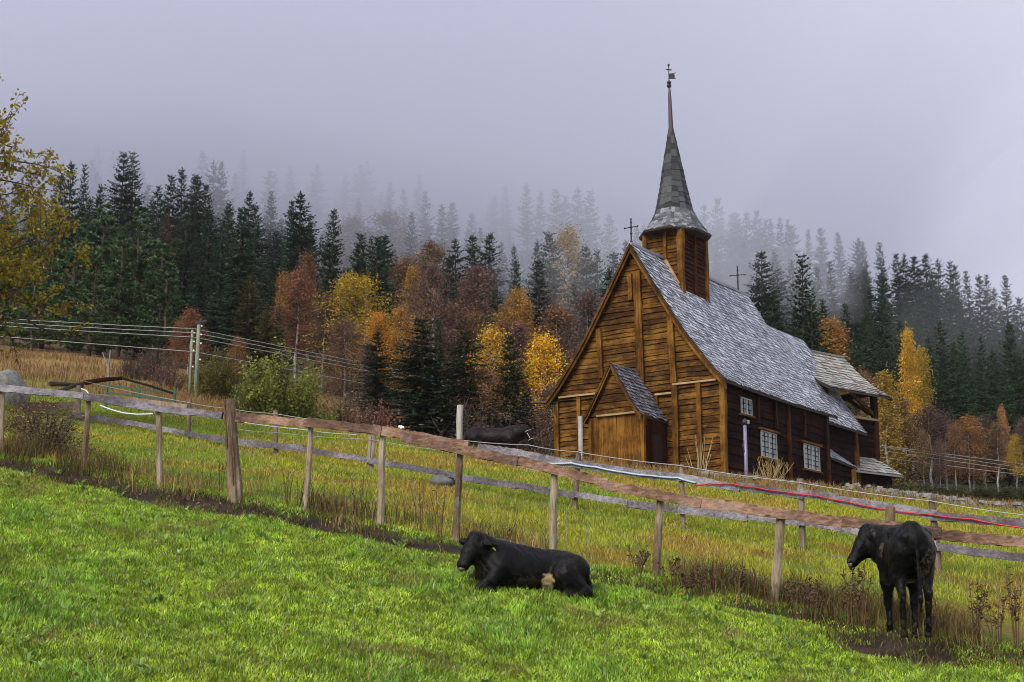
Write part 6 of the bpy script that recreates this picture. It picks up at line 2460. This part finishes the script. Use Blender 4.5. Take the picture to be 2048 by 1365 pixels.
M['weed'] = plain('dead_weed', (.085, .045, .022), .85, var=.5, scale=20)


# ================================================================ air, light, camera
def build_air():
    def vol(name, color, dens, aniso=.2):
        m = bpy.data.materials.new(name); m.use_nodes = True
        nt = m.node_tree
        nt.nodes.remove(nt.nodes['Principled BSDF'])
        v = N(nt, 'ShaderNodeVolumePrincipled')
        v.inputs['Color'].default_value = (*color, 1)
        v.inputs['Density'].default_value = dens
        v.inputs['Anisotropy'].default_value = aniso
        nt.links.new(v.outputs[0], nt.nodes['Material Output'].inputs['Volume'])
        return m
    b = MB()
    b.box(-560, 560, -60, 680, -6, 262)
    o = b.build('haze', vol('thin_haze', (.90, .91, .97), HAZE))
    tag(o, kind='stuff')
    if CLOUD > 0:
        # the low cloud lying on the hillside: level underside with a ragged lower edge
        nx, ny = 60, 50
        xs = np.linspace(-420, 300, nx)
        ys = np.concatenate([np.linspace(128, 260, 34), np.linspace(275, 660, 16)])
        X, Yg = np.meshgrid(xs, ys)
        t = X / Yg
        base = np.interp(t, [-.6, -.30, -.1, .04, .10, .16, .20, .25, .31, .6], [54, 49, 41, 38, 34, 34, 42, 55, 73, 110])
        zb = base + 20 * (fbm(X, Yg, 55, 501) - .5) + 9 * (fbm(X, Yg, 16, 505) - .5)
        zt = np.minimum(zb + np.interp(t, [-.6, -.12, .0, .08, .16, .24, .32, .45, .6], [215, 200, 170, 130, 85, 48, 26, 20, 20]), 252)
        edge = (X <= xs[0]) | (X >= xs[-1]) | (Yg <= ys[0] + .1) | (Yg >= ys[-1] - .1)
        V = np.concatenate([np.stack([X.ravel(), Yg.ravel(), zb.ravel()], 1), np.stack([X.ravel(), Yg.ravel(), zt.ravel()], 1)])
        idx = np.arange(nx * ny).reshape(ny, nx)
        q = np.stack([idx[:-1, :-1], idx[1:, :-1], idx[1:, 1:], idx[:-1, 1:]], -1).reshape(-1, 4)
        qt = np.stack([idx[:-1, :-1], idx[:-1, 1:], idx[1:, 1:], idx[1:, :-1]], -1).reshape(-1, 4) + nx * ny
        sides = []
        ring = list(idx[0, :]) + list(idx[1:, -1]) + list(idx[-1, ::-1][1:]) + list(idx[::-1, 0][1:-1])
        for a, c in zip(ring, ring[1:] + ring[:1]):
            sides.append((a, c, c + nx * ny, a + nx * ny))
        F = np.concatenate([q, qt, np.array(sides)])
        me = raw_mesh('low_cloud', V, F.ravel(), np.arange(len(F)) * 4, np.full(len(F), 4))
        me.update(calc_edges=True)
        o = link('low_cloud', me, vol('cloud_vapour', (.872, .888, .955), CLOUD, .1))
        tag(o, 'low grey cloud lying on the wooded hillside', 'cloud', kind='stuff')
    # torn wisps of mist hanging among the trees
    wm = vol('wisp_vapour', (.88, .895, .955), .009, .1)
    for i, (px, py, Y, r) in enumerate(((1478, 540, 150, (12, 16, 6)), (1535, 590, 138, (9, 12, 4)), (1962, 640, 132, (5, 9, 5)), (1160, 580, 106, (6, 9, 5)))):
        w = rock('mist_wisp', r, 40 + i, wm)
        w.location = at(px, py, Y)
        w.rotation_euler = (0, R(random.uniform(-25, 25)), R(random.uniform(0, 180)))
        tag(w, 'torn wisp of mist among the hillside trees', 'mist', kind='stuff')


HAZE = .00012
CLOUD = .013
SUN_E, SUN_AZ = 38.0, 215.0       # high behind the viewer's left shoulder, veiled


def build_light():
    w = bpy.data.worlds.new('World')
    SC.world = w
    w.use_nodes = True
    nt = w.node_tree
    bg = nt.nodes['Background']
    sky = N(nt, 'ShaderNodeTexSky', sky_type='NISHITA')
    sky.sun_disc = False
    sky.sun_elevation = R(SUN_E)
    sky.sun_rotation = R(SUN_AZ)
    sky.air_density = 2.0
    sky.dust_density = 3.0
    hs = N(nt, 'ShaderNodeHueSaturation')
    hs.inputs['Saturation'].default_value = .25
    nt.links.new(sky.outputs[0], hs.inputs['Color'])
    # overcast: the clear sky is veiled by an even grey cloud layer with faint broad mottling
    tc = N(nt, 'ShaderNodeTexCoord')
    n = noise(nt, mapped(nt, tc.outputs['Generated'], (1, 1, 2.5)), 2.2, 4, .55)
    sep = N(nt, 'ShaderNodeSeparateXYZ')
    nt.links.new(tc.outputs['Generated'], sep.inputs[0])
    ma = N(nt, 'ShaderNodeMath', operation='MULTIPLY_ADD')       # the cloud is thinner towards the valley on the right
    nt.links.new(sep.outputs['X'], ma.inputs[0]); ma.inputs[1].default_value = .75
    nt.links.new(n, ma.inputs[2])
    cl = ramp(nt, ma.outputs[0], [(.25, (5.0, 5.15, 6.5)), (.55, (5.4, 5.55, 6.85)), (.85, (5.9, 6.1, 7.3))])
    c = mix(nt, .94, hs.outputs[0], cl)
    nt.links.new(c, bg.inputs['Color'])
    bg.inputs['Strength'].default_value = .10
    sl = bpy.data.lights.new('sun', 'SUN')
    sl.energy = 3.5
    sl.angle = R(35)
    sl.color = (1.0, .96, .90)
    o = bpy.data.objects.new('sun', sl)
    COL.objects.link(o)
    # light comes from behind-left of the viewer
    az = R(SUN_AZ)
    d = Vector((math.sin(az) * math.cos(R(SUN_E)), math.cos(az) * math.cos(R(SUN_E)), math.sin(R(SUN_E))))
    o.rotation_euler = d.to_track_quat('Z', 'Y').to_euler()
    SC.view_settings.view_transform = 'Standard'
    SC.view_settings.look = 'None'
    SC.view_settings.exposure = .28
    SC.view_settings.gamma = 1
    SC.cycles.filter_width = 1.0
    SC.cycles.volume_bounces = 8
    SC.cycles.max_bounces = 12
    SC.cycles.transparent_max_bounces = 16
    SC.cycles.volume_step_rate = 4
    SC.cycles.volume_max_steps = 64


def build_camera():
    cam = bpy.data.cameras.new('camera')
    cam.sensor_width = 36
    cam.lens = FPX / 2048 * 36
    cam.clip_start = .1
    cam.clip_end = 3000
    o = bpy.data.objects.new('camera', cam)
    COL.objects.link(o)
    o.rotation_euler = (PI / 2 + PITCH, 0, 0)
    SC.camera = o


import time
for fn in (build_camera, build_light, build_ground, build_grass, build_near_fence, build_back_fence, build_church, build_belfry, build_standing_cow, build_lying_cow, build_horse, build_small, build_power, build_lib, build_forest, build_near_tree, build_weeds, build_air):
    t0 = time.time()
    fn()
    print(fn.__name__, round(time.time() - t0, 1))
